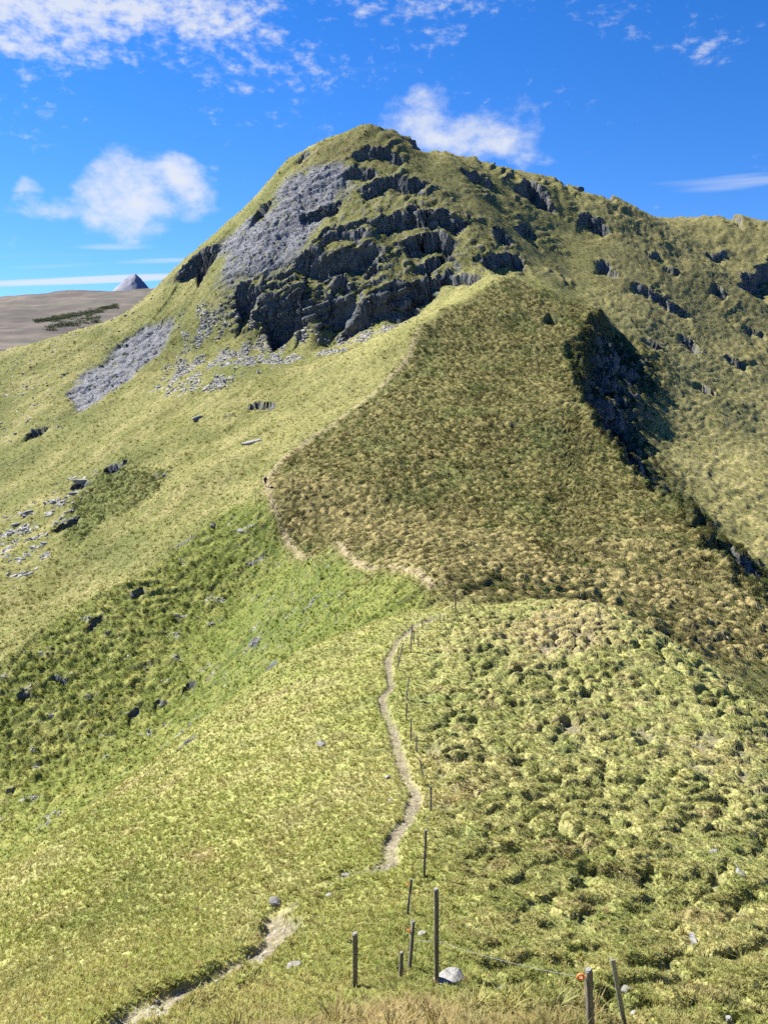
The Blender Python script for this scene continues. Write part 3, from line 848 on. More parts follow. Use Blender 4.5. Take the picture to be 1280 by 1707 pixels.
# ------------------------------------------------------------------ materials
class Nodes:
    def __init__(self, name):
        self.mat = bpy.data.materials.new(name); self.mat.use_nodes = True
        self.nt = self.mat.node_tree; self.nt.nodes.clear()
        self.out = self.nt.nodes.new('ShaderNodeOutputMaterial')

    def n(self, t, **kw):
        n = self.nt.nodes.new(t)
        for k, v in kw.items():
            setattr(n, k, v)
        return n

    def link(self, a, b):
        self.nt.links.new(a, b)

    def setin(self, node, key, v):
        if isinstance(v, (int, float, tuple)):
            node.inputs[key].default_value = v
        else:
            self.link(v, node.inputs[key])

    def math(self, op, a, b=0.0, clamp=False):
        n = self.n('ShaderNodeMath', operation=op, use_clamp=clamp)
        self.setin(n, 0, a); self.setin(n, 1, b)
        return n.outputs[0]

    def noise(self, vec, scale, detail=4, rough=0.55, dist=0.0):
        n = self.n('ShaderNodeTexNoise')
        n.inputs['Scale'].default_value = scale; n.inputs['Detail'].default_value = detail
        n.inputs['Roughness'].default_value = rough; n.inputs['Distortion'].default_value = dist
        if vec is not None:
            self.link(vec, n.inputs['Vector'])
        return n.outputs['Fac']

    def voronoi(self, vec, scale, feature='F1', out='Distance'):
        n = self.n('ShaderNodeTexVoronoi', feature=feature)
        n.inputs['Scale'].default_value = scale
        if vec is not None:
            self.link(vec, n.inputs['Vector'])
        return n.outputs[out]

    def ramp(self, f, stops):
        n = self.n('ShaderNodeValToRGB')
        e = n.color_ramp.elements
        while len(e) < len(stops):
            e.new(0.5)
        for k, (p, c) in enumerate(stops):
            e[k].position = p
            e[k].color = c if len(c) == 4 else (*c, 1)
        self.link(f, n.inputs[0])
        return n.outputs[0]

    def mix(self, f, a, b, blend='MIX'):
        n = self.n('ShaderNodeMix', data_type='RGBA', blend_type=blend)
        self.setin(n, 'Factor', f); self.setin(n, 6, a); self.setin(n, 7, b)
        return n.outputs[2]

    def maprange(self, v, a, b, c=0.0, d=1.0):
        n = self.n('ShaderNodeMapRange', interpolation_type='SMOOTHSTEP')
        self.link(v, n.inputs['Value'])
        for k, q in zip(('From Min', 'From Max', 'To Min', 'To Max'), (a, b, c, d)):
            n.inputs[k].default_value = q
        return n.outputs['Result']

    def principled(self, col, rough=0.9, bump=None, bump_s=0.3, bump_d=0.05, spec=0.15, metallic=0.0):
        p = self.n('ShaderNodeBsdfPrincipled')
        self.setin(p, 'Base Color', col); self.setin(p, 'Roughness', rough)
        p.inputs['Specular IOR Level'].default_value = spec
        p.inputs['Metallic'].default_value = metallic
        if bump is not None:
            b = self.n('ShaderNodeBump'); b.inputs['Strength'].default_value = bump_s; b.inputs['Distance'].default_value = bump_d
            self.link(bump, b.inputs['Height']); self.link(b.outputs[0], p.inputs['Normal'])
        self.link(p.outputs[0], self.out.inputs['Surface'])
        return p


def terrain_material():
    M = Nodes('turf_rock_and_scree')
    veg = M.n('ShaderNodeAttribute', attribute_name='veg').outputs['Color']
    ma = M.n('ShaderNodeAttribute', attribute_name='msk')
    sp = M.n('ShaderNodeSeparateColor'); M.link(ma.outputs['Color'], sp.inputs[0])
    rock, scree, talus = sp.outputs[0], sp.outputs[1], sp.outputs[2]
    soil = ma.outputs['Alpha']
    pos = M.n('ShaderNodeNewGeometry').outputs['Position']
    f1 = M.noise(pos, 7.0, 3, 0.65); f2 = M.noise(pos, 1.3, 3, 0.6); f3 = M.noise(pos, 30.0, 1, 0.6)
    g = M.math('MULTIPLY', M.maprange(f1, 0.3, 0.7, 0.62, 1.35), M.maprange(f2, 0.3, 0.7, 0.78, 1.22))
    g = M.math('MULTIPLY', g, M.maprange(f3, 0.3, 0.7, 0.75, 1.2))
    gv = M.n('ShaderNodeCombineXYZ'); [M.link(g, gv.inputs[i]) for i in range(3)]
    turf = M.mix(1.0, veg, gv.outputs[0], 'MULTIPLY')
    turf = M.mix(M.maprange(f2, 0.55, 0.75, 0.0, 0.3), turf, (0.235, 0.19, 0.085, 1))
    # bedded rock: beds dip gently to the left
    st = M.n('ShaderNodeMapping'); st.inputs['Rotation'].default_value = (0.15, -0.33, 0.0); st.inputs['Scale'].default_value = (0.12, 0.12, 1.2)
    M.link(pos, st.inputs['Vector'])
    beds = M.noise(st.outputs[0], 1.6, 4, 0.65)
    rn = M.noise(pos, 0.9, 4, 0.65)
    rcol = M.mix(beds, (0.036, 0.040, 0.045, 1), (0.15, 0.155, 0.155, 1))
    rcol = M.mix(M.maprange(rn, 0.55, 0.75, 0, 0.6), rcol, (0.20, 0.197, 0.188, 1))
    rcol = M.mix(M.maprange(f2, 0.55, 0.7, 0, 0.5), rcol, (0.045, 0.055, 0.025, 1))
    # scree: slate blue grey chips
    v1 = M.voronoi(pos, 2.6, out='Color'); v2 = M.voronoi(pos, 0.9, out='Color')
    s1 = M.n('ShaderNodeSeparateColor'); M.link(v1, s1.inputs[0])
    s2 = M.n('ShaderNodeSeparateColor'); M.link(v2, s2.inputs[0])
    sv = M.math('ADD', M.math('MULTIPLY', s1.outputs[0], 0.5), M.math('MULTIPLY', s2.outputs[1], 0.5))
    scol = M.ramp(sv, [(0.0, (0.12, 0.124, 0.136)), (0.5, (0.165, 0.168, 0.18)), (1.0, (0.225, 0.227, 0.236))])
    scol = M.mix(M.maprange(rn, 0.45, 0.62, 0, 0.6), scol, (0.06, 0.063, 0.07, 1))
    # pale talus: light blocks between turf
    tv = M.voronoi(pos, 1.25, out='Color'); ts = M.n('ShaderNodeSeparateColor'); M.link(tv, ts.inputs[0])
    tf = M.math('MULTIPLY', M.maprange(ts.outputs[0], 0.45, 0.6), M.maprange(f2, 0.38, 0.5))
    tcol = M.ramp(ts.outputs[1], [(0, (0.17, 0.165, 0.15)), (1, (0.42, 0.40, 0.37))])
    # soil and worn stony path
    so = M.ramp(f1, [(0.3, (0.10, 0.080, 0.055)), (0.55, (0.185, 0.155, 0.115)), (0.75, (0.27, 0.245, 0.20))])
    col = M.mix(M.math('MULTIPLY', talus, tf), turf, tcol)
    col = M.mix(scree, col, scol)
    col = M.mix(rock, col, rcol)
    col = M.mix(soil, col, so)
    h = M.math('ADD', M.math('MULTIPLY', f1, 0.8), M.math('MULTIPLY', M.math('MULTIPLY', rn, M.math('MAXIMUM', rock, scree)), 5.0))
    M.principled(col, 0.95, h, 0.7, 0.16, spec=0.08)
    return M.mat


def bed_rock():
    """break the rock faces along tilted beds and upright joints, pushed out of the face"""
    global GX, GY, GZ
    x, y, z = GX, GY, GZ
    rk = np.maximum(MSK[..., 0], 0.35 * MSK[..., 1])
    m = (rk > 0.05) & (np.hypot(x, y) > 60)
    xs, ys, zs = x[m], y[m], z[m]
    w = zs - 0.34 * xs + 1.6 * fbm(xs / 9, ys / 9, 3, 131)
    b = fbm(w / 1.2, (xs + 0.5 * ys) / 9, 4, 132, 0.6)
    b = np.sign(b) * np.abs(b) ** 0.6
    j = ridged((xs - 0.4 * ys) / 4.0, w / 9, 3, 133)
    a = rk[m] * np.clip((np.hypot(xs, ys) - 60) / 160, 0.12, 1.0)
    dsp = a * (1.9 * b + 0.4 * (j - 0.4))
    n = NRM[m]
    GX = x.copy(); GY = y.copy(); GZ = z.copy()
    GX[m] += n[:, 0] * dsp; GY[m] += n[:, 1] * dsp; GZ[m] += n[:, 2] * dsp * 0.6


bed_rock()
TURF = terrain_material()
on_path = (GF['path'][:-1, :-1] > 0.5) & (GF['near'][:-1, :-1] > 0.5)
on_scree = (GF['slab'] + GF['lowscree'] > 0.5)[:-1, :-1]
for nm, fm in (('hillside_ground', ~on_path & ~on_scree), ('path', on_path), ('scree_slope', on_scree)):
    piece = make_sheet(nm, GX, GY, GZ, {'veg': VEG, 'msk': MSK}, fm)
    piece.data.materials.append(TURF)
    piece['kind'] = 'structure'

# ------------------------------------------------------------------ far country: moor, peak, scrub
def moor_height(X, Y):
    R = np.hypot(X, Y)
    prof = np.interp(R, [430, 600, 900, 1300, 1800, 2600, 3600, 5000, 14000], [-105, -92, -82, -80, -70, -44, -18, -60, -260])
    Z = prof + 30 * fbm(X / 600, Y / 420, 4, 201) * sst(R, 600, 1500) + 7 * fbm(X / 130, Y / 90, 3, 202)
    return Z + (40 * sst(X / Y, -0.55, -0.27) - 8) * sst(R, 2000, 3400)


def far_country():
    an = np.radians(np.linspace(-75, 75, 420))
    rr = np.geomspace(430, 14000, 170)
    A, R = np.meshgrid(an, rr)
    X = R * np.sin(A); Y = R * np.cos(A)
    Z = moor_height(X, Y)
    n1 = fbm(X / 300, Y / 140, 4, 203); n2 = fbm(X / 60, Y / 40, 3, 204)
    c = lambda r, g, b: np.broadcast_to(np.array([r, g, b]), X.shape + (3,)).astype(float)
    col = lerp(c(0.085, 0.074, 0.066), c(0.150, 0.126, 0.106), sst(n1 + 0.5 * n2, -0.3, 0.4))  # brown moor, with the mauve cast of distant haze mixed into the colour
    col = lerp(col, c(0.080, 0.090, 0.062), sst(fbm(X / 420, Y / 160, 3, 205), 0.0, 0.4) * 0.8)
    col = lerp(col, c(0.060, 0.070, 0.05), sst(-R, -1300, -800) * 0.5)
    st = fbm(X / 520, Y / 70, 4, 206)
    col = lerp(col, c(0.055, 0.052, 0.046), sst(st, 0.05, 0.35) * 0.75)
    col = lerp(col, c(0.20, 0.165, 0.13), sst(-st, 0.1, 0.4) * 0.5)
    ob = make_sheet('moorland_terrain', X, Y, Z, {'veg': col})
    M = Nodes('heather_moor')
    veg = M.n('ShaderNodeAttribute', attribute_name='veg').outputs['Color']
    pos = M.n('ShaderNodeNewGeometry').outputs['Position']
    f = M.noise(pos, 0.02, 5, 0.6)
    M.principled(M.mix(M.maprange(f, 0.4, 0.65, 0.0, 0.6), veg, (0.085, 0.08, 0.07, 1)), 0.95, f, 0.5, 6.0, spec=0.05)
    ob.data.materials.append(M.mat)
    ob['kind'] = 'structure'
    return ob, X, Y, Z


moor, MX, MY, MZ = far_country()


def far_peak():
    q = sight(226, 470, 8000)
    n = 90
    t = np.linspace(-1, 1, n)
    X, Y = np.meshgrid(t * 270, t * 270)
    r = np.hypot(X * (1.0 + 0.25 * np.sign(X)), Y * 0.9) * 2.2
    Z = 250 * np.clip(1 - r / 560, -0.2, 1) ** 1.0
    Z = Z + 26 * ridged(X / 150, Y / 150, 4, 211) * sst(-r, -560, -60) - 24
    top = Z.max()
    apex = sight(226, 455, 8000)[2]
    ob = make_sheet('distant_peak', X + q[0], Y + q[1], Z - top + apex, {})
    M = Nodes('haze_blue_peak')
    pos = M.n('ShaderNodeNewGeometry').outputs['Position']
    f = M.noise(pos, 0.012, 5, 0.6)
    M.principled(M.ramp(f, [(0.3, (0.15, 0.165, 0.21)), (0.5, (0.21, 0.22, 0.265)), (0.7, (0.27, 0.26, 0.275))]), 0.95, f, 0.4, 8.0, spec=0.05)  # distance haze painted into the rock colour as a blue-grey tone
    ob.data.materials.append(M.mat)
    ob['kind'] = 'structure'


far_peak()


# ------------------------------------------------------------------ helpers for things
def tag(o, label=None, cat=None, group=None, kind=None):
    if label: o['label'] = label
    if cat: o['category'] = cat
    if group: o['group'] = group
    if kind: o['kind'] = kind
    return o


def link_bm(name, bm, mat, parent=None, smooth=False):
    me = bpy.data.meshes.new(name)
    bm.to_mesh(me); bm.free()
    if smooth:
        for p in me.polygons:
            p.use_smooth = True
    if mat:
        me.materials.append(mat)
    o = bpy.data.objects.new(name, me)
    COL.objects.link(o)
    if parent:
        o.parent = parent
    return o


def empty(name, loc, rot=(0, 0, 0)):
    o = bpy.data.objects.new(name, None)
    o.empty_display_size = 0.2
    COL.objects.link(o)
    o.location = loc; o.rotation_euler = rot
    return o


# ------------------------------------------------------------------ grass and heather (uncountable: one object each)
def blade_tuft(seed, n=22, spread=0.55, lean=0.55, width=0.045, segs=2, hmin=0.5):
    rg = random.Random(seed)
    V, F = [], []
    for _ in range(n):
        a = rg.uniform(0, 2 * math.pi); rad = spread * math.sqrt(rg.random()) * 0.55
        bx, by = rad * math.cos(a), rad * math.sin(a)
        d = a + rg.uniform(-0.9, 0.9)
        h = rg.uniform(hmin, 1.0); l = lean * rg.uniform(0.3, 1.2) * (0.4 + rad / spread)
        fx, fy = math.cos(d), math.sin(d)
        sx, sy = -fy, fx
        w = width * rg.uniform(0.7, 1.3)
        base = len(V)
        for k in range(segs):
            t = k / segs
            off = l * t * t; ww = w * (1 - 0.45 * t)
            cx, cy, cz = bx + fx * off, by + fy * off, h * t * (1 - 0.15 * t)
            V.append((cx - sx * ww, cy - sy * ww, cz)); V.append((cx + sx * ww, cy + sy * ww, cz))
        V.append((bx + fx * l, by + fy * l, h * 0.86))
        for k in range(segs - 1):
            F.append((base + 2 * k, base + 2 * k + 1, base + 2 * k + 3, base + 2 * k + 2))
        F.append((base + 2 * segs - 2, base + 2 * segs - 1, base + 2 * segs))
    me = bpy.data.meshes.new('tuft')
    me.from_pydata(V, [], F)
    return me


def shrub_tuft(seed, n=46):
    rg = random.Random(seed)
    V, F = [], []
    for _ in range(n):
        th = rg.uniform(0, 2 * math.pi); ph = math.acos(rg.uniform(0.0, 1.0))
        r = rg.uniform(0.55, 1.0)
        c = Vector((r * math.sin(ph) * math.cos(th), r * math.sin(ph) * math.sin(th), r * math.cos(ph) * 0.75))
        u = Vector((rg.gauss(0, 1), rg.gauss(0, 1), rg.gauss(0, 1))).normalized()
        nrm = (c.normalized() + 0.8 * u).normalized()
        t1 = nrm.orthogonal().normalized(); t1.rotate(Matrix.Rotation(rg.uniform(0, 6.28), 3, nrm))
        t2 = nrm.cross(t1)
        s = rg.uniform(0.10, 0.19)
        b = len(V)
        V += [c - t1 * s, c - t2 * s * 0.5, c + t1 * s * 1.2, c + t2 * s * 0.5]
        F.append((b, b + 1, b + 2, b + 3))
    me = bpy.data.meshes.new('tuft')
    me.from_pydata([tuple(v) for v in V], [], F)
    return me


def plant_material(name, trans=0.3):
    M = Nodes(name)
    at = M.n('ShaderNodeAttribute', attribute_name='tint', attribute_type='INSTANCER')
    pos = M.n('ShaderNodeTexCoord').outputs['Object']
    sz = M.n('ShaderNodeSeparateXYZ'); M.link(pos, sz.inputs[0])
    d = M.n('ShaderNodeBsdfDiffuse'); M.link(at.outputs['Color'], d.inputs['Color'])
    ge = M.n('ShaderNodeNewGeometry')
    up = M.n('ShaderNodeVectorMath', operation='MULTIPLY_ADD')          # a blade is round and bent: shade it between its face and the sward
    up.inputs[1].default_value = (0.45, 0.45, 0.45); up.inputs[2].default_value = (0.0, 0.0, 0.9)
    M.link(ge.outputs['Normal'], up.inputs[0])
    un = M.n('ShaderNodeVectorMath', operation='NORMALIZE'); M.link(up.outputs[0], un.inputs[0])
    M.link(un.outputs[0], d.inputs['Normal'])
    t = M.n('ShaderNodeBsdfTranslucent')
    warm = M.mix(1.0, at.outputs['Color'], (1.15, 1.1, 0.6, 1), 'MULTIPLY')
    M.link(warm, t.inputs['Color'])
    mx = M.n('ShaderNodeMixShader'); mx.inputs[0].default_value = trans
    M.link(d.outputs[0], mx.inputs[1]); M.link(t.outputs[0], mx.inputs[2])
    M.link(mx.outputs[0], M.out.inputs['Surface'])
    return M.mat


def rock_mesh(seed, flat=0.6, n=20, jag=0.25):
    rg = random.Random(seed)
    bm = bmesh.new()
    for _ in range(n):
        v = Vector((rg.gauss(0, 1), rg.gauss(0, 1), rg.gauss(0, 1))).normalized()
        m = max(abs(v.x), abs(v.y), abs(v.z))
        v = v * (0.55 + 0.45 / max(m, 0.6)) * rg.uniform(1 - jag, 1.0)
        bm.verts.new((v.x, v.y * 0.8, v.z * flat))
    r = bmesh.ops.convex_hull(bm, input=list(bm.verts))
    junk = [g for g in r.get('geom_interior', []) + r.get('geom_unused', []) if isinstance(g, bmesh.types.BMVert)]
    if junk:
        bmesh.ops.delete(bm, geom=list(set(junk)), context='VERTS')
    return bm


def scatter(name, label, category, meshes, P, rot, scl, tint, mat):
    """one object of points carrying instanced plants or stones"""
    tc = bpy.data.collections.new(name + '_kinds')
    for k, me in enumerate(meshes):
        me.materials.clear(); me.materials.append(mat)
        o = bpy.data.objects.new('%s_kind_%02d' % (name, k), me)
        tc.objects.link(o)
    n = len(P)
    me = bpy.data.meshes.new(name)
    me.vertices.add(n)
    me.vertices.foreach_set('co', np.asarray(P, np.float32).ravel())
    for an, ty, arr in (('rot', 'FLOAT_VECTOR', rot), ('scl', 'FLOAT_VECTOR', scl)):
        a = me.attributes.new(an, ty, 'POINT'); a.data.foreach_set('vector', np.asarray(arr, np.float32).ravel())
    a = me.attributes.new('tint', 'FLOAT_COLOR', 'POINT')
    a.data.foreach_set('color', np.concatenate([tint, np.ones((n, 1))], 1).astype(np.float32).ravel())
    a = me.attributes.new('pick', 'INT', 'POINT'); a.data.foreach_set('value', RNG.integers(0, len(meshes), n).astype(np.int32))
    ob = bpy.data.objects.new(name, me)
    COL.objects.link(ob)
    me.materials.append(mat)
    ng = bpy.data.node_groups.new(name + '_spread', 'GeometryNodeTree')
    ng.interface.new_socket('Geometry', in_out='INPUT', socket_type='NodeSocketGeometry')
    ng.interface.new_socket('Geometry', in_out='OUTPUT', socket_type='NodeSocketGeometry')
    N, L = ng.nodes, ng.links
    gi = N.new('NodeGroupInput'); go = N.new('NodeGroupOutput')
    ci = N.new('GeometryNodeCollectionInfo'); ci.inputs['Collection'].default_value = tc
    ci.inputs['Separate Children'].default_value = True; ci.inputs['Reset Children'].default_value = True
    ip = N.new('GeometryNodeInstanceOnPoints'); ip.inputs['Pick Instance'].default_value = True
    def attr(nm, ty):
        x = N.new('GeometryNodeInputNamedAttribute'); x.data_type = ty; x.inputs['Name'].default_value = nm
        return x.outputs['Attribute']
    L.new(gi.outputs[0], ip.inputs['Points']); L.new(ci.outputs[0], ip.inputs['Instance'])
    L.new(attr('pick', 'INT'), ip.inputs['Instance Index'])
    L.new(attr('rot', 'FLOAT_VECTOR'), ip.inputs['Rotation']); L.new(attr('scl', 'FLOAT_VECTOR'), ip.inputs['Scale'])
    L.new(ip.outputs[0], go.inputs[0])
    md = ob.modifiers.new('spread', 'NODES'); md.node_group = ng
    tag(ob, label, category, kind='stuff')
    return ob


def pick_points(weight, n):
    """random spots on the sheet, evenly over what can be seen, thinned by weight"""
    w = np.clip(weight[:-1, 50:-52], 0, None)
    cum = np.cumsum(w.ravel())
    k = np.searchsorted(cum, RNG.random(int(n)) * cum[-1])
    k = np.minimum(k, w.size - 1)
    i, j = np.unravel_index(k, w.shape)
    j = j + 50
    fi = RNG.random(len(i)); fj = RNG.random(len(i))
    def bl(G):
        s = (1,) * (G.ndim - 2)
        a = fi.reshape(-1, *s); b = fj.reshape(-1, *s)
        return G[i, j] * (1 - a) * (1 - b) + G[i + 1, j] * a * (1 - b) + G[i, j + 1] * (1 - a) * b + G[i + 1, j + 1] * a * b
    P = np.stack([bl(GX), bl(GY), bl(GZ)], -1)
    return P, NRM[i, j], VEG[i, j], i, j


SHEET_R = np.hypot(GX, GY)
BARE = np.clip(MSK.max(-1) * 1.4, 0, 1)
view = np.stack([GX, GY, GZ], -1); view /= np.linalg.norm(view, axis=-1, keepdims=True)
FACING = sst(-(view * NRM).sum(-1), -0.12, 0.05)
GRASS_MAT = plant_material('grass_blades', 0.35)
HEATH_MAT = plant_material('heather_sprigs', 0.2)


def grow(name, label, category, meshes, weight, n, size, flat, mat, bright=(0.85, 1.45), up=0.5, dry=0.0):
    P, Nn, veg, i, j = pick_points(weight * FACING, n)
    m = len(P)
    r = np.linalg.norm(P, axis=1)
    s = size(r) * RNG.uniform(0.6, 1.35, m) * np.where(RNG.random(m) < 0.07, 2.0, 1.0)
    # lean half way into the slope
    t = Nn * (1 - up) + np.array([0, 0, 1.0]) * up
    t /= np.linalg.norm(t, axis=1, keepdims=True)
    rx = -np.arcsin(np.clip(t[:, 1], -1, 1)); ry = np.arctan2(t[:, 0], t[:, 2])
    rot = np.stack([rx + RNG.normal(0, 0.12, m), ry + RNG.normal(0, 0.12, m), RNG.uniform(0, 6.283, m)], -1)
    fl = flat(r) * RNG.uniform(0.7, 1.3, m)
    scl = np.stack([s, s, s * fl], -1)
    tint = veg * RNG.uniform(bright[0], bright[1], (m, 1)) * RNG.uniform(0.93, 1.07, (m, 3))
    if dry:
        k = RNG.random(m) < dry
        tint[k] = np.array([0.27, 0.215, 0.10]) * RNG.uniform(0.8, 1.25, (k.sum(), 1))
    P = P - Nn * (0.06 * s)[:, None]
    return scatter(name, label, category, meshes, P, rot, scl, np.clip(tint, 0, 0.6), mat)


F = GF
turf_w = (1 - BARE) * (1 - F['path'])
near_r = SHEET_R < 47
short = [blade_tuft(k) for k in range(5)]
longb = [blade_tuft(20 + k, 26, 0.5, 0.9, 0.022, 3, 0.6) for k in range(4)]
heath = [shrub_tuft(40 + k) for k in range(4)]
grow('grass', 'short green and straw coloured grass covering the near slopes', 'grass', short,
     np.where(near_r, turf_w * (1 - 0.9 * F['hum']), 0), 90000, lambda r: 0.060 * (np.maximum(r, 8) / 10) ** 0.5, lambda r: 0.8 + 0 * r, GRASS_MAT, (1.1, 1.75), dry=0.06)
bleached = sst(-np.hypot(GX * 0.7 - 0.5, (GY - 5.6) * 1.3) - 1.1 * fbm(GX / 0.9, GY / 0.9, 3, 116), -2.0, -1.0) * (SHEET_R < 12) + 0.03 * near_r * sst(fbm(GX / 3.5, GY / 3.5, 3, 115), 0.15, 0.4)
grow('dry_grass', 'long bleached grass stalks on the brow at the bottom edge', 'grass', longb, np.clip(bleached, 0, 1) * turf_w, 420,
     lambda r: 0.14 + 0 * r, lambda r: 1.0 + 0 * r, GRASS_MAT, (1.0, 1.5), 0.8, 0.5)
grow('moss_cushions', 'close mossy turf on the hummocks right of the fence', 'moss', short,
     np.where(near_r, turf_w * F['hum'] * sst(F['top'] + 0.25 * fbm(GX / 0.5, GY / 0.5, 2, 118), 0.12, 0.5), 0), 45000, lambda r: 0.045 * (np.maximum(r, 8) / 10) ** 0.5, lambda r: 0.7 + 0 * r, GRASS_MAT, (0.95, 1.75), 0.1)
grow('hillside_grass', 'grass clumps over the spur and the far pastures', 'grass', short,
     np.where(near_r, 0, turf_w * (1 - 0.7 * F['heather']) * (1 - F['cliff']) * (1 - 0.4 * F['right'])), 60000, lambda r: 0.20 * (r / 60) ** 0.62, lambda r: np.interp(r, [50, 250], [0.7, 0.5]), GRASS_MAT, (0.7, 1.6), dry=0.06)
VEG_SAVE = VEG
VEG = lerp(np.broadcast_to(np.array([0.050, 0.046, 0.018]), VEG.shape), np.broadcast_to(np.array([0.045, 0.060, 0.020]), VEG.shape), sst(fbm(GX / 8, GY / 8, 3, 125), -0.2, 0.2))
clump = sst(fbm(GX / 1.6, GY / 0.9, 2, 126), -0.15, 0.15)
grow('heather', 'low dark heather and bilberry clumps on the far face and right hillside', 'heather', heath,
     np.where(near_r, 0.03 * F['hum'] * sst(F['rid'], 0.75, 0.85), turf_w * np.clip((0.25 + 0.75 * clump) * F['heather'] * (1 - 0.75 * F['gold']) + 1.2 * F['cliff'] + 0.07 * F['right'] * clump + 0.5 * F['shrubs'] + 0.05 * F['summit'], 0, 1.2)), 38000,
     lambda r: 0.17 * (np.maximum(r, 14) / 45) ** 0.62, lambda r: 0.75 + 0 * r, HEATH_MAT, (0.7, 1.8))
VEG = VEG_SAVE

# ------------------------------------------------------------------ materials of the things
def wood_material(name, dark, light):
    M = Nodes(name)
    tc = M.n('ShaderNodeTexCoord').outputs['Object']
    mp = M.n('ShaderNodeMapping'); mp.inputs['Scale'].default_value = (40, 40, 2.2); M.link(tc, mp.inputs['Vector'])
    g = M.noise(mp.outputs[0], 1.0, 5, 0.65)
    b = M.noise(tc, 3.0, 4, 0.6)
    col = M.mix(M.maprange(g, 0.3, 0.7), dark, light)
    col = M.mix(M.maprange(b, 0.5, 0.7, 0, 0.5), col, (0.27, 0.27, 0.24, 1))
    M.principled(col, 0.85, g, 0.5, 0.004, spec=0.2)
    return M.mat


def stone_material(name, a, b, c, tint=False):
    M = Nodes(name)
    pos = M.n('ShaderNodeNewGeometry').outputs['Position']
    n1 = M.noise(pos, 9.0, 5, 0.65); n2 = M.noise(pos, 2.2, 4, 0.6)
    col = M.mix(M.maprange(n1, 0.35, 0.65), a, b)
    col = M.mix(M.maprange(n2, 0.55, 0.7, 0, 0.8), col, c)
    if tint:
        at = M.n('ShaderNodeAttribute', attribute_name='tint', attribute_type='INSTANCER')
        col = M.mix(1.0, col, at.outputs['Color'], 'MULTIPLY')
    M.principled(col, 0.9, n1, 0.6, 0.02, spec=0.15)
    return M.mat


WOOD = wood_material('weathered_post_wood', (0.075, 0.066, 0.055, 1), (0.22, 0.20, 0.17, 1))
WOOD_END = wood_material('pale_end_grain', (0.16, 0.155, 0.145, 1), (0.27, 0.26, 0.24, 1))  # paler wood for the slab on top of some posts
STEEL = Nodes('galvanised_steel'); _n = STEEL.noise(None, 30.0, 4, 0.6)
STEEL.principled(STEEL.mix(_n, (0.22, 0.23, 0.25, 1), (0.42, 0.43, 0.45, 1)), 0.45, spec=0.5, metallic=0.7); STEEL = STEEL.mat
ORANGE = Nodes('orange_plastic'); ORANGE.principled(ORANGE.mix(ORANGE.noise(None, 60.0, 3), (0.75, 0.13, 0.03, 1), (0.88, 0.22, 0.07, 1)), 0.45, spec=0.4); ORANGE = ORANGE.mat
BLACKP = Nodes('black_plastic'); BLACKP.principled(BLACKP.mix(BLACKP.noise(None, 60.0, 3), (0.02, 0.02, 0.02, 1), (0.05, 0.05, 0.05, 1)), 0.5, spec=0.4); BLACKP = BLACKP.mat
PALE = stone_material('pale_lichened_stone', (0.17, 0.165, 0.15, 1), (0.30, 0.29, 0.27, 1), (0.13, 0.125, 0.10, 1))
GREY = stone_material('grey_schist', (0.10, 0.10, 0.10, 1), (0.24, 0.235, 0.225, 1), (0.16, 0.155, 0.13, 1))
TALUS = stone_material('talus_stone', (0.75, 0.75, 0.75, 1), (1.1, 1.08, 1.05, 1), (0.6, 0.58, 0.52, 1), True)


# ------------------------------------------------------------------ fence posts
def view_point(px, py, Y):
    return Vector(sight(px, py, Y))


def ground_under(px, py):
    """plan point where the post foot stands"""
    q = march([(px, py)])[0]
    return q


def square_post(w, h, twist, taper=0.92, seed=0):
    rg = random.Random(seed)
    bm = bmesh.new()
    rings = []
    for k in range(9):
        t = k / 8
        s = w * 0.5 * (1 - (1 - taper) * t)
        ox, oy = rg.uniform(-1, 1) * w * 0.05, rg.uniform(-1, 1) * w * 0.05
        c = s * 0.22
        ring = []
        for (x, y) in ((s, -s + c), (s, s - c), (s - c, s), (-s + c, s), (-s, s - c), (-s, -s + c), (-s + c, -s), (s - c, -s)):
            ca, sa = math.cos(twist), math.sin(twist)
            ring.append(bm.verts.new((ox + x * ca - y * sa, oy + x * sa + y * ca, -0.35 + (h + 0.35) * t)))
        rings.append(ring)
    for a, b in zip(rings, rings[1:]):
        for i in range(8):
            bm.faces.new((a[i], a[(i + 1) % 8], b[(i + 1) % 8], b[i]))
    bm.faces.new(list(reversed(rings[0])))
    bm.faces.new(rings[-1])
    bmesh.ops.recalc_face_normals(bm, faces=bm.faces)
    return bm


def cap_slab(w, h, twist, th=0.012):
    bm = bmesh.new()
    r = bmesh.ops.create_cone(bm, cap_ends=True, segments=8, radius1=w * 0.42, radius2=w * 0.36, depth=th)
    bmesh.ops.rotate(bm, verts=bm.verts, cent=(0, 0, 0), matrix=Matrix.Rotation(twist + math.pi / 8, 3, 'Z'))
    bmesh.ops.translate(bm, verts=bm.verts, vec=(0, 0, h + th * 0.5 + 0.001))
    return bm


def angle_bar(w, h):
    bm = bmesh.new()
    t = w * 0.16
    prof = [(0, 0), (w, 0), (w, t), (t, t), (t, w), (0, w)]
    lo = [bm.verts.new((x - w * 0.3, y - w * 0.3, -0.3)) for x, y in prof]
    hi = [bm.verts.new((x - w * 0.3, y - w * 0.3, h)) for x, y in prof]
    for i in range(6):
        bm.faces.new((lo[i], lo[(i + 1) % 6], hi[(i + 1) % 6], hi[i]))
    bm.faces.new(lo); bm.faces.new(hi)
    bmesh.ops.recalc_face_normals(bm, faces=bm.faces)
    return bm


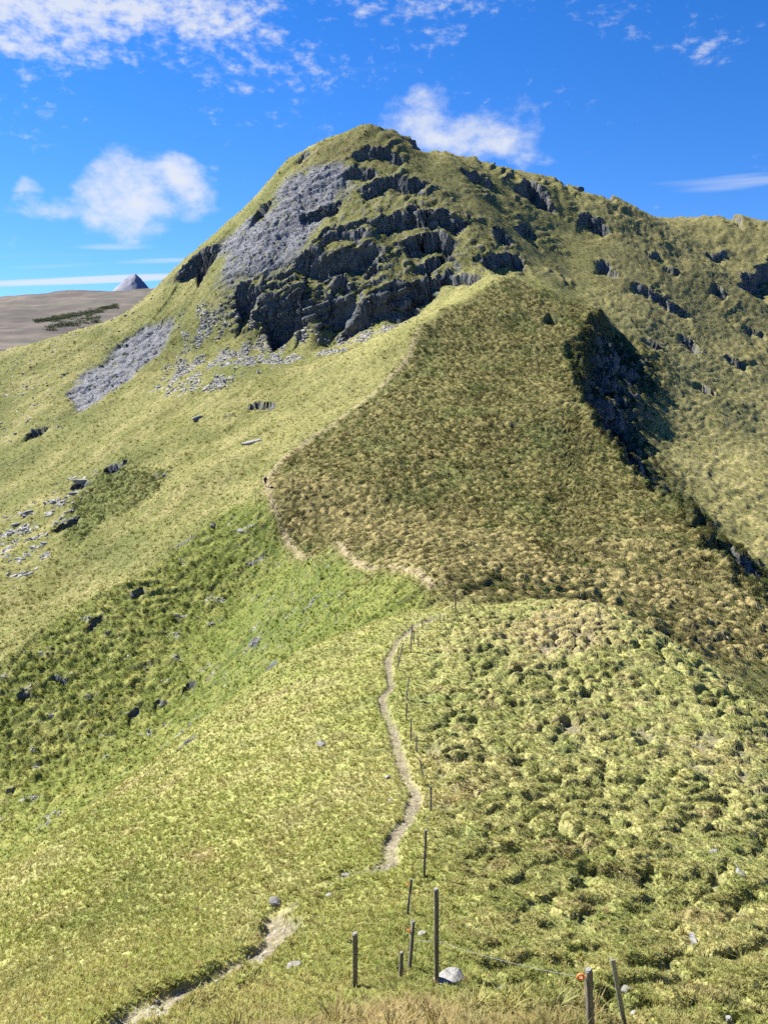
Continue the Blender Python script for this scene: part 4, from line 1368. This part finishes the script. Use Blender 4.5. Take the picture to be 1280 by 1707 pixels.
def ring_insulator(r, th, at, rotm):
    bm = bmesh.new()
    n, m = 14, 7
    vs = []
    for i in range(n):
        a = 2 * math.pi * i / n
        row = []
        for j in range(m):
            b = 2 * math.pi * j / m
            rr = r + th * math.cos(b)
            row.append(bm.verts.new(rotm @ Vector((rr * math.cos(a), th * math.sin(b), rr * math.sin(a))) + Vector(at)))
        vs.append(row)
    for i in range(n):
        for j in range(m):
            bm.faces.new((vs[i][j], vs[(i + 1) % n][j], vs[(i + 1) % n][(j + 1) % m], vs[i][(j + 1) % m]))
    # screw shank towards the post
    a = Vector(at) + rotm @ Vector((r, 0, 0)); b = a + rotm @ Vector((0.05, 0, 0))
    d = (b - a); u = d.orthogonal().normalized() * th * 0.8; v = d.normalized().cross(u)
    la = [bm.verts.new(a + u * math.cos(k * math.pi / 3) + v * math.sin(k * math.pi / 3)) for k in range(6)]
    lb = [bm.verts.new(b + u * math.cos(k * math.pi / 3) + v * math.sin(k * math.pi / 3)) for k in range(6)]
    for k in range(6):
        bm.faces.new((la[k], la[(k + 1) % 6], lb[(k + 1) % 6], lb[k]))
    bmesh.ops.recalc_face_normals(bm, faces=bm.faces)
    return bm


def axis_rotation(vec):
    return Vector((0, 0, 1)).rotation_difference(vec.normalized()).to_euler()


WIRE_AT = []


def fence_post(foot, top, width, label, kind='wood', insulator=None, wire=None, seed=0, cap=False):
    q = ground_under(*foot)
    z = float(height(q[0], q[1])[0])
    base = Vector((q[0], q[1], z))
    # the head of the post stands above its foot, at the same distance
    tp = view_point(top[0], top[1], q[1])
    axis = tp - base
    if axis.z < 0.12:
        axis = Vector((axis.x, 0, 0.3))
    h = axis.length
    e = empty('fence_post', base, axis_rotation(axis))
    tag(e, label, 'fence post', 'fence posts along the ridge')
    tw = random.Random(seed).uniform(-0.3, 0.5)
    if kind == 'wood':
        link_bm('stake', square_post(width, h, tw, seed=seed), WOOD, e)
        if cap:
            link_bm('post_top', cap_slab(width, h, tw), WOOD_END, e)
    else:
        link_bm('angle_bar', angle_bar(width, h), STEEL, e)
    if insulator:
        f, col, side, rad = insulator
        rm = Matrix.Rotation(0.0 if side < 0 else math.pi, 3, 'Z')
        link_bm('insulator', ring_insulator(rad, rad * 0.36, (side * (width * 0.5 + rad * 1.6), 0, h * f), rm), col, e, True)
    if wire is not None:
        WIRE_AT.append(base + axis * wire)
    return e


NEAR_POSTS = [
    ((981, 1752), (981, 1618), 0.062, 'thick dark round-topped post with orange ring insulator at bottom right', 'wood', (0.90, ORANGE, -1, 0.028), 0.86, True),
    ((728, 1650), (727, 1483), 0.058, 'tallest square grey post beside the pale boulder', 'wood', None, 0.47, True),
    ((682, 1625), (689, 1536), 0.045, 'leaning dark post with orange clip behind the short stump', 'wood', (0.80, ORANGE, -1, 0.018), 0.62, False),
    ((679, 1536), (686, 1466), 0.040, 'leaning thin post with orange clip on turf below the path end', 'wood', (0.84, ORANGE, -1, 0.018), 0.6, False),
    ((707, 1468), (710, 1384), 0.048, 'straight dark post casting a curved shadow on hummocks, right of the path', 'wood', None, 0.6, False),
    ((718, 1354), (718, 1311), 0.042, 'slim post on its own right of the path bend', 'wood', None, 0.7, False),
    ((705, 1299), (700, 1267), 0.045, 'post tilting left behind a dark hummock, right of the path', 'wood', None, 0.7, False),
    ((694, 1257), (694, 1227), 0.042, 'upright post right of the narrowing stony path, third below the path bend top', 'wood', None, 0.7, False),
    ((685, 1237), (685, 1197), 0.045, 'taller upright post right of the narrow path, second below its top bend', 'wood', None, 0.7, False),
    ((677, 1202), (678, 1172), 0.045, 'low post right of the dark step at the top path bend', 'wood', None, 0.7, False),
    ((677, 1168), (682, 1128), 0.048, 'post leaning right above the dark step of the path', 'wood', None, 0.7, False),
    ((662, 1113), (672, 1072), 0.055, 'strongly leaning post beside the worn turf below the saddle', 'wood', None, 0.7, False),
    ((684, 1088), (687, 1041), 0.055, 'tall thin post in the cluster below the saddle', 'wood', None, 0.7, False),
    ((697, 1080), (697, 1061), 0.050, 'short post at the right of the cluster below the saddle', 'wood', None, 0.7, False),
    ((704, 1047), (704, 1033), 0.050, 'small post on the pale turf at the saddle, left one', 'wood', None, 0.7, False),
    ((733, 1038), (733, 1024), 0.050, 'small post on the pale turf at the saddle, right one', 'wood', None, 0.7, False),
    ((759, 1029), (759, 982), 0.060, 'tallest pole on the saddle in front of straw coloured hillside', 'wood', None, 0.5, False),
]
for k, (ft, tp, w, lab, kd, ins, wr, cp) in enumerate(NEAR_POSTS):
    fence_post(ft, tp, w, lab, kd, ins, wr, 300 + k, cp)
_main_wire = list(WIRE_AT)
OTHER_POSTS = [
    ((592, 1645), (592, 1557), 0.066, 'stout brown split post standing alone left of the others', 'wood', (0.86, BLACKP, -1, 0.022), None, True),
    ((668, 1639), (669, 1589), 0.050, 'shortest stump with bright top between two taller posts', 'wood', None, None, True),
    ((1046, 1740), (1020, 1600), 0.042, 'silver metal angle post leaning left at bottom right', 'metal', None, None, False),
    ((1216, 1770), (1214, 1698), 0.055, 'pale post top just showing at the bottom right edge', 'wood', None, None, True),
    ((664, 1100), (664, 1079), 0.045, 'thin short post behind the strongly leaning post', 'wood', None, None, False),
    ((690, 1073), (690, 1055), 0.045, 'low thin post in the middle of the cluster below the saddle', 'wood', None, None, False),
    ((740, 1037), (740, 1026), 0.045, 'smallest post on the saddle just right of its pale turf', 'wood', None, None, False),
    ((766, 1019), (766, 1007), 0.045, 'little post close to the tallest saddle pole', 'wood', None, None, False),
    ((426, 838), (426, 816), 0.09, 'far ridge post left of and below the walker', 'wood', None, None, False),
    ((436, 801), (436, 790), 0.08, 'far ridge post just above and left of the walker', 'wood', None, None, False),
]
for k, (ft, tp, w, lab, kd, ins, wr, cp) in enumerate(OTHER_POSTS):
    fence_post(ft, tp, w, lab, kd, ins, wr, 340 + k, cp)


def strand(pts, r, sag=0.03):
    bm = bmesh.new()
    line = []
    for a, b in zip(pts, pts[1:]):
        for k in range(6):
            t = k / 6
            p = a.lerp(b, t); p.z -= 4 * sag * t * (1 - t) * (b - a).length * 0.5
            line.append(p)
    line.append(pts[-1])
    prev = None
    for i, p in enumerate(line):
        d = (line[min(i + 1, len(line) - 1)] - line[max(i - 1, 0)]).normalized()
        u = d.cross(Vector((0, 0, 1))).normalized(); v = u.cross(d)
        ring = [bm.verts.new(p + r * (u * math.cos(q * 2 * math.pi / 4) + v * math.sin(q * 2 * math.pi / 4))) for q in range(4)]
        if prev:
            for q in range(4):
                bm.faces.new((prev[q], prev[(q + 1) % 4], ring[(q + 1) % 4], ring[q]))
        prev = ring
    return bm


tag(link_bm('fence_wire', strand(_main_wire, 0.0022), STEEL), 'single thin steel wire strung from post to post along the fence', 'wire')


# ------------------------------------------------------------------ boulders lying on the turf
def boulder(px, py, size, flat, mat, label, seed, name='boulder', group=None, rz=None, sink=0.3, dims=(1, 1)):
    q = ground_under(px, py)
    bm = rock_mesh(seed, flat, 22, 0.22)
    bmesh.ops.scale(bm, verts=bm.verts, vec=(size * dims[0], size * dims[1], size))
    edges = [e for e in bm.edges]
    bmesh.ops.bevel(bm, geom=edges, offset=size * 0.06, segments=1, affect='EDGES')
    o = link_bm(name, bm, mat)
    z = float(height(q[0], q[1])[0])
    o.location = (q[0], q[1], z + size * flat * (0.5 - sink))
    rg = random.Random(seed)
    o.rotation_euler = (rg.uniform(-0.25, 0.05), rg.uniform(-0.2, 0.2), rg.uniform(0, 6.28) if rz is None else rz)
    tag(o, label, 'rock', group)
    return o


boulder(748, 1648, 0.23, 0.62, PALE, 'large pale block behind the foot of the tallest square post', 401, rz=0.2)
boulder(703, 1566, 0.085, 0.7, PALE, 'small white stone left of the tallest square post', 402)
boulder(790, 1674, 0.07, 0.9, PALE, 'upright pale stone in the turf right of the large pale block', 403)
boulder(835, 1655, 0.10, 0.35, PALE, 'thin pale slab lying on the turf right of the pale block', 404, dims=(1.6, 0.6))
boulder(1018, 1697, 0.10, 0.5, PALE, 'pale stone between the two posts at bottom right', 405)
boulder(1043, 1680, 0.085, 0.7, PALE, 'rounded pale stone just right of the metal angle post', 406)
boulder(1060, 1694, 0.10, 0.6, PALE, 'rightmost pale stone of the three by the metal angle post', 407)
boulder(457, 1508, 0.17, 0.7, GREY, 'dark grey rock in the turf where the path bends sharply', 408)
boulder(490, 1612, 0.13, 0.4, PALE, 'flat pale stone in the turf right of the lower path', 409)
boulder(577, 1460, 0.13, 0.4, PALE, 'flat pale stone at the upper edge of the worn path fork', 410)
boulder(548, 1498, 0.10, 0.35, PALE, 'pale flagstone in the worn patch beside the path', 411)
boulder(646, 1303, 0.11, 0.7, PALE, 'small white stone in the grass left of the path', 412)
boulder(534, 1241, 0.22, 0.55, GREY, 'grey stone alone in the left slope grass', 413)
boulder(651, 1341, 0.09, 0.5, PALE, 'tiny pale stone left of the path bend', 414)
boulder(1230, 1478, 0.16, 0.6, GREY, 'grey rock among the hummocks near the right edge', 415)
boulder(1190, 1427, 0.15, 0.6, GREY, 'dark grey rock among the hummocks, upper one near the right edge', 416)
boulder(1155, 1572, 0.17, 0.3, PALE, 'flat tan slab among the hummocks at lower right', 417, dims=(1.5, 0.7))
boulder(418, 738, 1.9, 0.35, PALE, 'flat pale slab on the grassy flank above the walker', 418, dims=(1.5, 0.7), rz=0.2)
boulder(330, 700, 1.6, 0.5, PALE, 'pale blocks on the flank below the crags', 419, dims=(1.2, 0.8))
boulder(140, 800, 1.6, 0.45, PALE, 'largest pale outcrop block on the left flank', 420, dims=(1.6, 0.7), rz=0.5)
boulder(125, 822, 1.1, 0.45, PALE, 'pale slab just below the largest left flank block', 421, dims=(1.6, 0.6), rz=0.5)
boulder(45, 858, 1.0, 0.5, PALE, 'pale block near the left edge, upper of two', 422, dims=(1.5, 0.8), rz=0.6)
boulder(28, 874, 0.9, 0.5, PALE, 'pale block near the left edge, lower of two', 423, dims=(1.5, 0.8), rz=0.6)
boulder(275, 795, 0.8, 0.5, PALE, 'white stone at the right end of the dark shrub patch', 424)
boulder(355, 880, 0.6, 0.6, GREY, 'dark rock at the top of the spur', 425)
boulder(400, 885, 0.7, 0.4, GREY, 'grey slab near the top of the spur, right of the dark rock', 426, dims=(1.5, 0.7))

# stones too many to count: talus under the crags, chips on path and scree
rocks = []
for k in range(6):
    bm = rock_mesh(500 + k, 0.55, 14, 0.3)
    me = bpy.data.meshes.new('stone'); bm.to_mesh(me); bm.free()
    rocks.append(me)


TALUS_PALE = stone_material('pale_talus_block', (0.22, 0.215, 0.195, 1), (0.36, 0.35, 0.32, 1), (0.17, 0.165, 0.14, 1))
SINGLES = []
for k in range(5):
    bm = rock_mesh(520 + k, 0.6, 16, 0.28)
    me = bpy.data.meshes.new('fallen_stone'); bm.to_mesh(me); bm.free()
    me.materials.append(TALUS_PALE)
    SINGLES.append(me)


def strew(name, label, weight, n, smin_, smax_, tints, sink=0.2, power=2.5, single=None):
    P, Nn, veg, i, j = pick_points(weight, n)
    m = len(P)
    s = smin_ + (smax_ - smin_) * RNG.random(m) ** power
    rot = np.stack([RNG.normal(0, 0.35, m), RNG.normal(0, 0.35, m), RNG.uniform(0, 6.283, m)], -1)
    scl = np.stack([s * RNG.uniform(0.8, 1.4, m), s, s * RNG.uniform(0.6, 1.1, m)], -1)
    t = np.array(tints)[RNG.integers(0, len(tints), m)] * RNG.uniform(0.75, 1.2, (m, 1))
    P = P - np.array([0, 0, 1.0]) * (s * sink)[:, None]
    if single:
        num, sname, slabel, sgroup, scat_ok = single
        big = np.argsort(-(s / np.linalg.norm(P, axis=1)) * scat_ok(P))[:num]
        for k in big:
            me = SINGLES[int(RNG.integers(0, len(SINGLES)))]
            o = bpy.data.objects.new(sname, me)
            COL.objects.link(o)
            o.location = P[k]; o.rotation_euler = rot[k]; o.scale = scl[k]
            tag(o, slabel, 'rock', sgroup)
        keep = np.ones(m, bool); keep[big] = False
        P, rot, scl, t = P[keep], rot[keep], scl[keep], t[keep]
    return scatter(name, label, 'stones', rocks, P, rot, scl, t, TALUS)


tal = F['talus'] * sst(fbm(GX / 5, GY / 12, 3, 121), -0.12, 0.28) + 0.8 * F['rubble'] * sst(fbm(GX / 4, GY / 4, 3, 122), 0.0, 0.3)
leftslope = sst(-GX, 70, 90) * sst(GY, 190, 215) * 0.10 * (1 - F['lowscree'])
TL = [(0.28, 0.27, 0.245), (0.36, 0.35, 0.32), (0.20, 0.195, 0.18), (0.24, 0.24, 0.235)]
tal = F['talus'] * sst(fbm(GX / 5, GY / 12, 3, 121), -0.12, 0.28)
rub = F['rubble'] * sst(fbm(GX / 4, GY / 4, 3, 122), 0.0, 0.3)
strew('talus_stones', 'pale fallen stones strewn below the crags', np.clip(tal + leftslope * 0.35, 0, 1), 9000, 0.12, 0.85, TL,
      single=(150, 'fallen_stone', 'pale fallen stone among the talus just below the dark crags', 'fallen stones below the crags', lambda P: (P[:, 0] > -75) * (P[:, 1] > 150)))
strew('rubble_stones', 'small pale rubble around the outcrops on the left flank', np.clip(rub, 0, 1), 700, 0.10, 0.8, TL,
      single=(40, 'flank_stone', 'pale stone lying in the rubble beside the shrub patch on the left flank', 'stones on the left flank', lambda P: P[:, 1] * 0 + 1))
strew('scree_chips', 'slate grey chips on the slab and lower scree', np.clip((F['slab'] + F['lowscree']) ** 0.4, 0, 1) * (0.35 + 0.65 * MSK[..., 1]), 2200, 0.12, 0.6, [(0.16, 0.163, 0.175), (0.21, 0.212, 0.225), (0.11, 0.113, 0.125)], power=3)
strew('path_stones', 'small worn stones in the path', np.where(F['path'] > 0.5, 1, 0) * near_r, 900, 0.015, 0.075, [(0.30, 0.275, 0.235), (0.24, 0.215, 0.18), (0.34, 0.32, 0.28)], 0.35)
grit = F['spurface'] * MSK[..., 2] / 0.6
strew('slope_grit', 'grey shale bits showing through the turf of the spur', np.clip(grit, 0, 1) * 0.8, 1600, 0.06, 0.26, [(0.20, 0.195, 0.20), (0.30, 0.29, 0.28), (0.12, 0.12, 0.125)], 0.2)


# ------------------------------------------------------------------ the walker
def skinned(name, verts, edges, radii, mat, parent, root=0, sub=1):
    me = bpy.data.meshes.new(name)
    me.from_pydata(verts, edges, [])
    o = bpy.data.objects.new(name, me)
    COL.objects.link(o)
    sk = o.modifiers.new('skin', 'SKIN'); sk.use_smooth_shade = True
    lay = me.skin_vertices[0].data
    for k, r in enumerate(radii):
        lay[k].radius = (r, r) if not isinstance(r, tuple) else r
        lay[k].use_root = (k == root)
    ss = o.modifiers.new('sub', 'SUBSURF'); ss.levels = sub; ss.render_levels = sub
    me.materials.append(mat)
    o.parent = parent
    return o


def flat_mat(name, a, b, rough=0.8):
    M = Nodes(name)
    M.principled(M.mix(M.noise(None, 25.0, 3), a, b), rough, spec=0.2)
    return M.mat


def walker():
    q = ground_under(443, 815)
    z = float(height(q[0], q[1])[0])
    e = empty('person', (q[0], q[1], z + 0.02), (0, 0, math.radians(-25)))
    tag(e, 'walker in dark jacket with backpack and pale cap on the far ridge path', 'person')
    skin = flat_mat('skin', (0.42, 0.27, 0.19, 1), (0.50, 0.33, 0.24, 1), 0.6)
    # walking away along the ridge (towards +Y), left foot forward
    V = [(0, 0, 0.93), (0, 0.02, 1.12), (0, 0.03, 1.32), (0, 0.03, 1.45), (0, 0.04, 1.54), (0, 0.06, 1.63), (0, 0.05, 1.74),
         (-0.10, 0.0, 0.90), (-0.11, 0.16, 0.50), (-0.11, 0.24, 0.09), (-0.11, 0.38, 0.05),
         (0.10, 0.0, 0.90), (0.11, -0.04, 0.50), (0.11, -0.26, 0.13), (0.11, -0.14, 0.05),
         (-0.19, 0.02, 1.41), (-0.25, -0.07, 1.14), (-0.24, 0.06, 0.92), (-0.24, 0.10, 0.84),
         (0.19, 0.02, 1.41), (0.25, 0.06, 1.14), (0.24, 0.24, 0.98), (0.24, 0.31, 0.95)]
    E = [(0, 1), (1, 2), (2, 3), (3, 4), (4, 5), (5, 6), (0, 7), (7, 8), (8, 9), (9, 10), (0, 11), (11, 12), (12, 13), (13, 14), (3, 15), (15, 16), (16, 17), (17, 18), (3, 19), (19, 20), (20, 21), (21, 22)]
    R = [0.13, 0.12, 0.14, 0.10, 0.055, 0.095, 0.085, 0.09, 0.06, 0.042, 0.035, 0.09, 0.06, 0.042, 0.035, 0.055, 0.042, 0.03, 0.032, 0.055, 0.042, 0.03, 0.032]
    for hand, tipdir in ((18, (0.0, 0.03, -0.07)), (22, (0.0, 0.07, -0.01))):
        hx, hy, hz = V[hand]
        for f in range(5):
            o = (f - 2) * 0.016
            l = (0.7, 0.95, 1.0, 0.95, 0.75)[f]
            i = len(V)
            V.append((hx + o, hy + tipdir[1] * l * 0.6, hz + tipdir[2] * l * 0.6)); V.append((hx + o * 1.1, hy + tipdir[1] * l, hz + tipdir[2] * l - 0.02))
            E += [(hand, i), (i, i + 1)]; R += [0.009, 0.008]
    skinned('body', V, E, R, skin, e)
    JK = flat_mat('navy_jacket', (0.008, 0.009, 0.014, 1), (0.02, 0.02, 0.03, 1))
    skinned('jacket', [V[0], V[1], V[2], V[3], V[15], V[16], (-0.245, 0.03, 0.97), V[19], V[20], (0.245, 0.20, 1.01)],
            [(0, 1), (1, 2), (2, 3), (3, 4), (4, 5), (5, 6), (3, 7), (7, 8), (8, 9)], [0.165, 0.15, 0.175, 0.11, 0.08, 0.062, 0.05, 0.08, 0.062, 0.05], JK, e)
    skinned('shorts', [(0, 0, 0.95), V[7], (-0.108, 0.10, 0.62), V[11], (0.108, -0.02, 0.62)], [(0, 1), (1, 2), (0, 3), (3, 4)], [0.15, 0.115, 0.095, 0.115, 0.095],
            flat_mat('dark_shorts', (0.02, 0.02, 0.02, 1), (0.04, 0.04, 0.045, 1)), e)
    pk = skinned('backpack', [(0, -0.20, 1.02), (0, -0.22, 1.2), (0, -0.20, 1.42)], [(0, 1), (1, 2)], [(0.16, 0.11), (0.17, 0.12), (0.13, 0.09)], flat_mat('black_pack', (0.01, 0.01, 0.01, 1), (0.03, 0.03, 0.03, 1)), e)
    cp = skinned('cap', [(0, 0.055, 1.70), (0, 0.05, 1.79)], [(0, 1)], [0.115, 0.085], flat_mat('pale_cap', (0.62, 0.60, 0.56, 1), (0.75, 0.73, 0.70, 1)), e)
    BT = flat_mat('boot_leather', (0.03, 0.022, 0.016, 1), (0.06, 0.045, 0.03, 1))
    for a, b in ((9, 10), (13, 14)):
        skinned('boot', [(V[a][0], V[a][1], V[a][2] + 0.05), (V[a][0], V[a][1], V[a][2] - 0.02), V[b]], [(0, 1), (1, 2)], [0.052, 0.055, 0.045], BT, e)


walker()


# ------------------------------------------------------------------ dark patch of low scrub blobs far out on the moor
def far_scrub():
    me = shrub_tuft(77, 60)
    P = []
    rg = np.random.default_rng(5)
    for (x0, y0), (x1, y1), n, jit in (((60, 536), (108, 530), 110, 2.5), ((90, 531), (150, 521), 160, 3.5), ((145, 523), (195, 510), 160, 4.0), ((80, 545), (165, 531), 90, 8)):
        for _ in range(n):
            t = rg.random()
            px = x0 + (x1 - x0) * t; py = y0 + (y1 - y0) * t + rg.normal(0, jit) * 0.5
            Ys = np.geomspace(500, 3200, 500)
            q = np.array([sight(px, py, float(v)) for v in (1.0,)])[0]
            X = q[0] * Ys; Z = q[2] * Ys
            H = moor_height(X, Ys)
            w = np.where(Z < H)[0]
            if len(w):
                P.append((X[w[0]], Ys[w[0]], H[w[0]]))
    P = np.array(P); m = len(P)
    s = rg.uniform(4, 9, m)
    scl = np.stack([s * 1.6, s, s * 0.7], -1); rot = np.stack([np.zeros(m), np.zeros(m), rg.uniform(0, 6, m)], -1)
    tint = np.array([0.055, 0.068, 0.045]) * rg.uniform(0.7, 1.4, (m, 1))
    scatter('moor_scrub', 'dark patch of low scrub far out on the moor at left', 'wood', [me], P, rot, scl, tint, HEATH_MAT)


far_scrub()
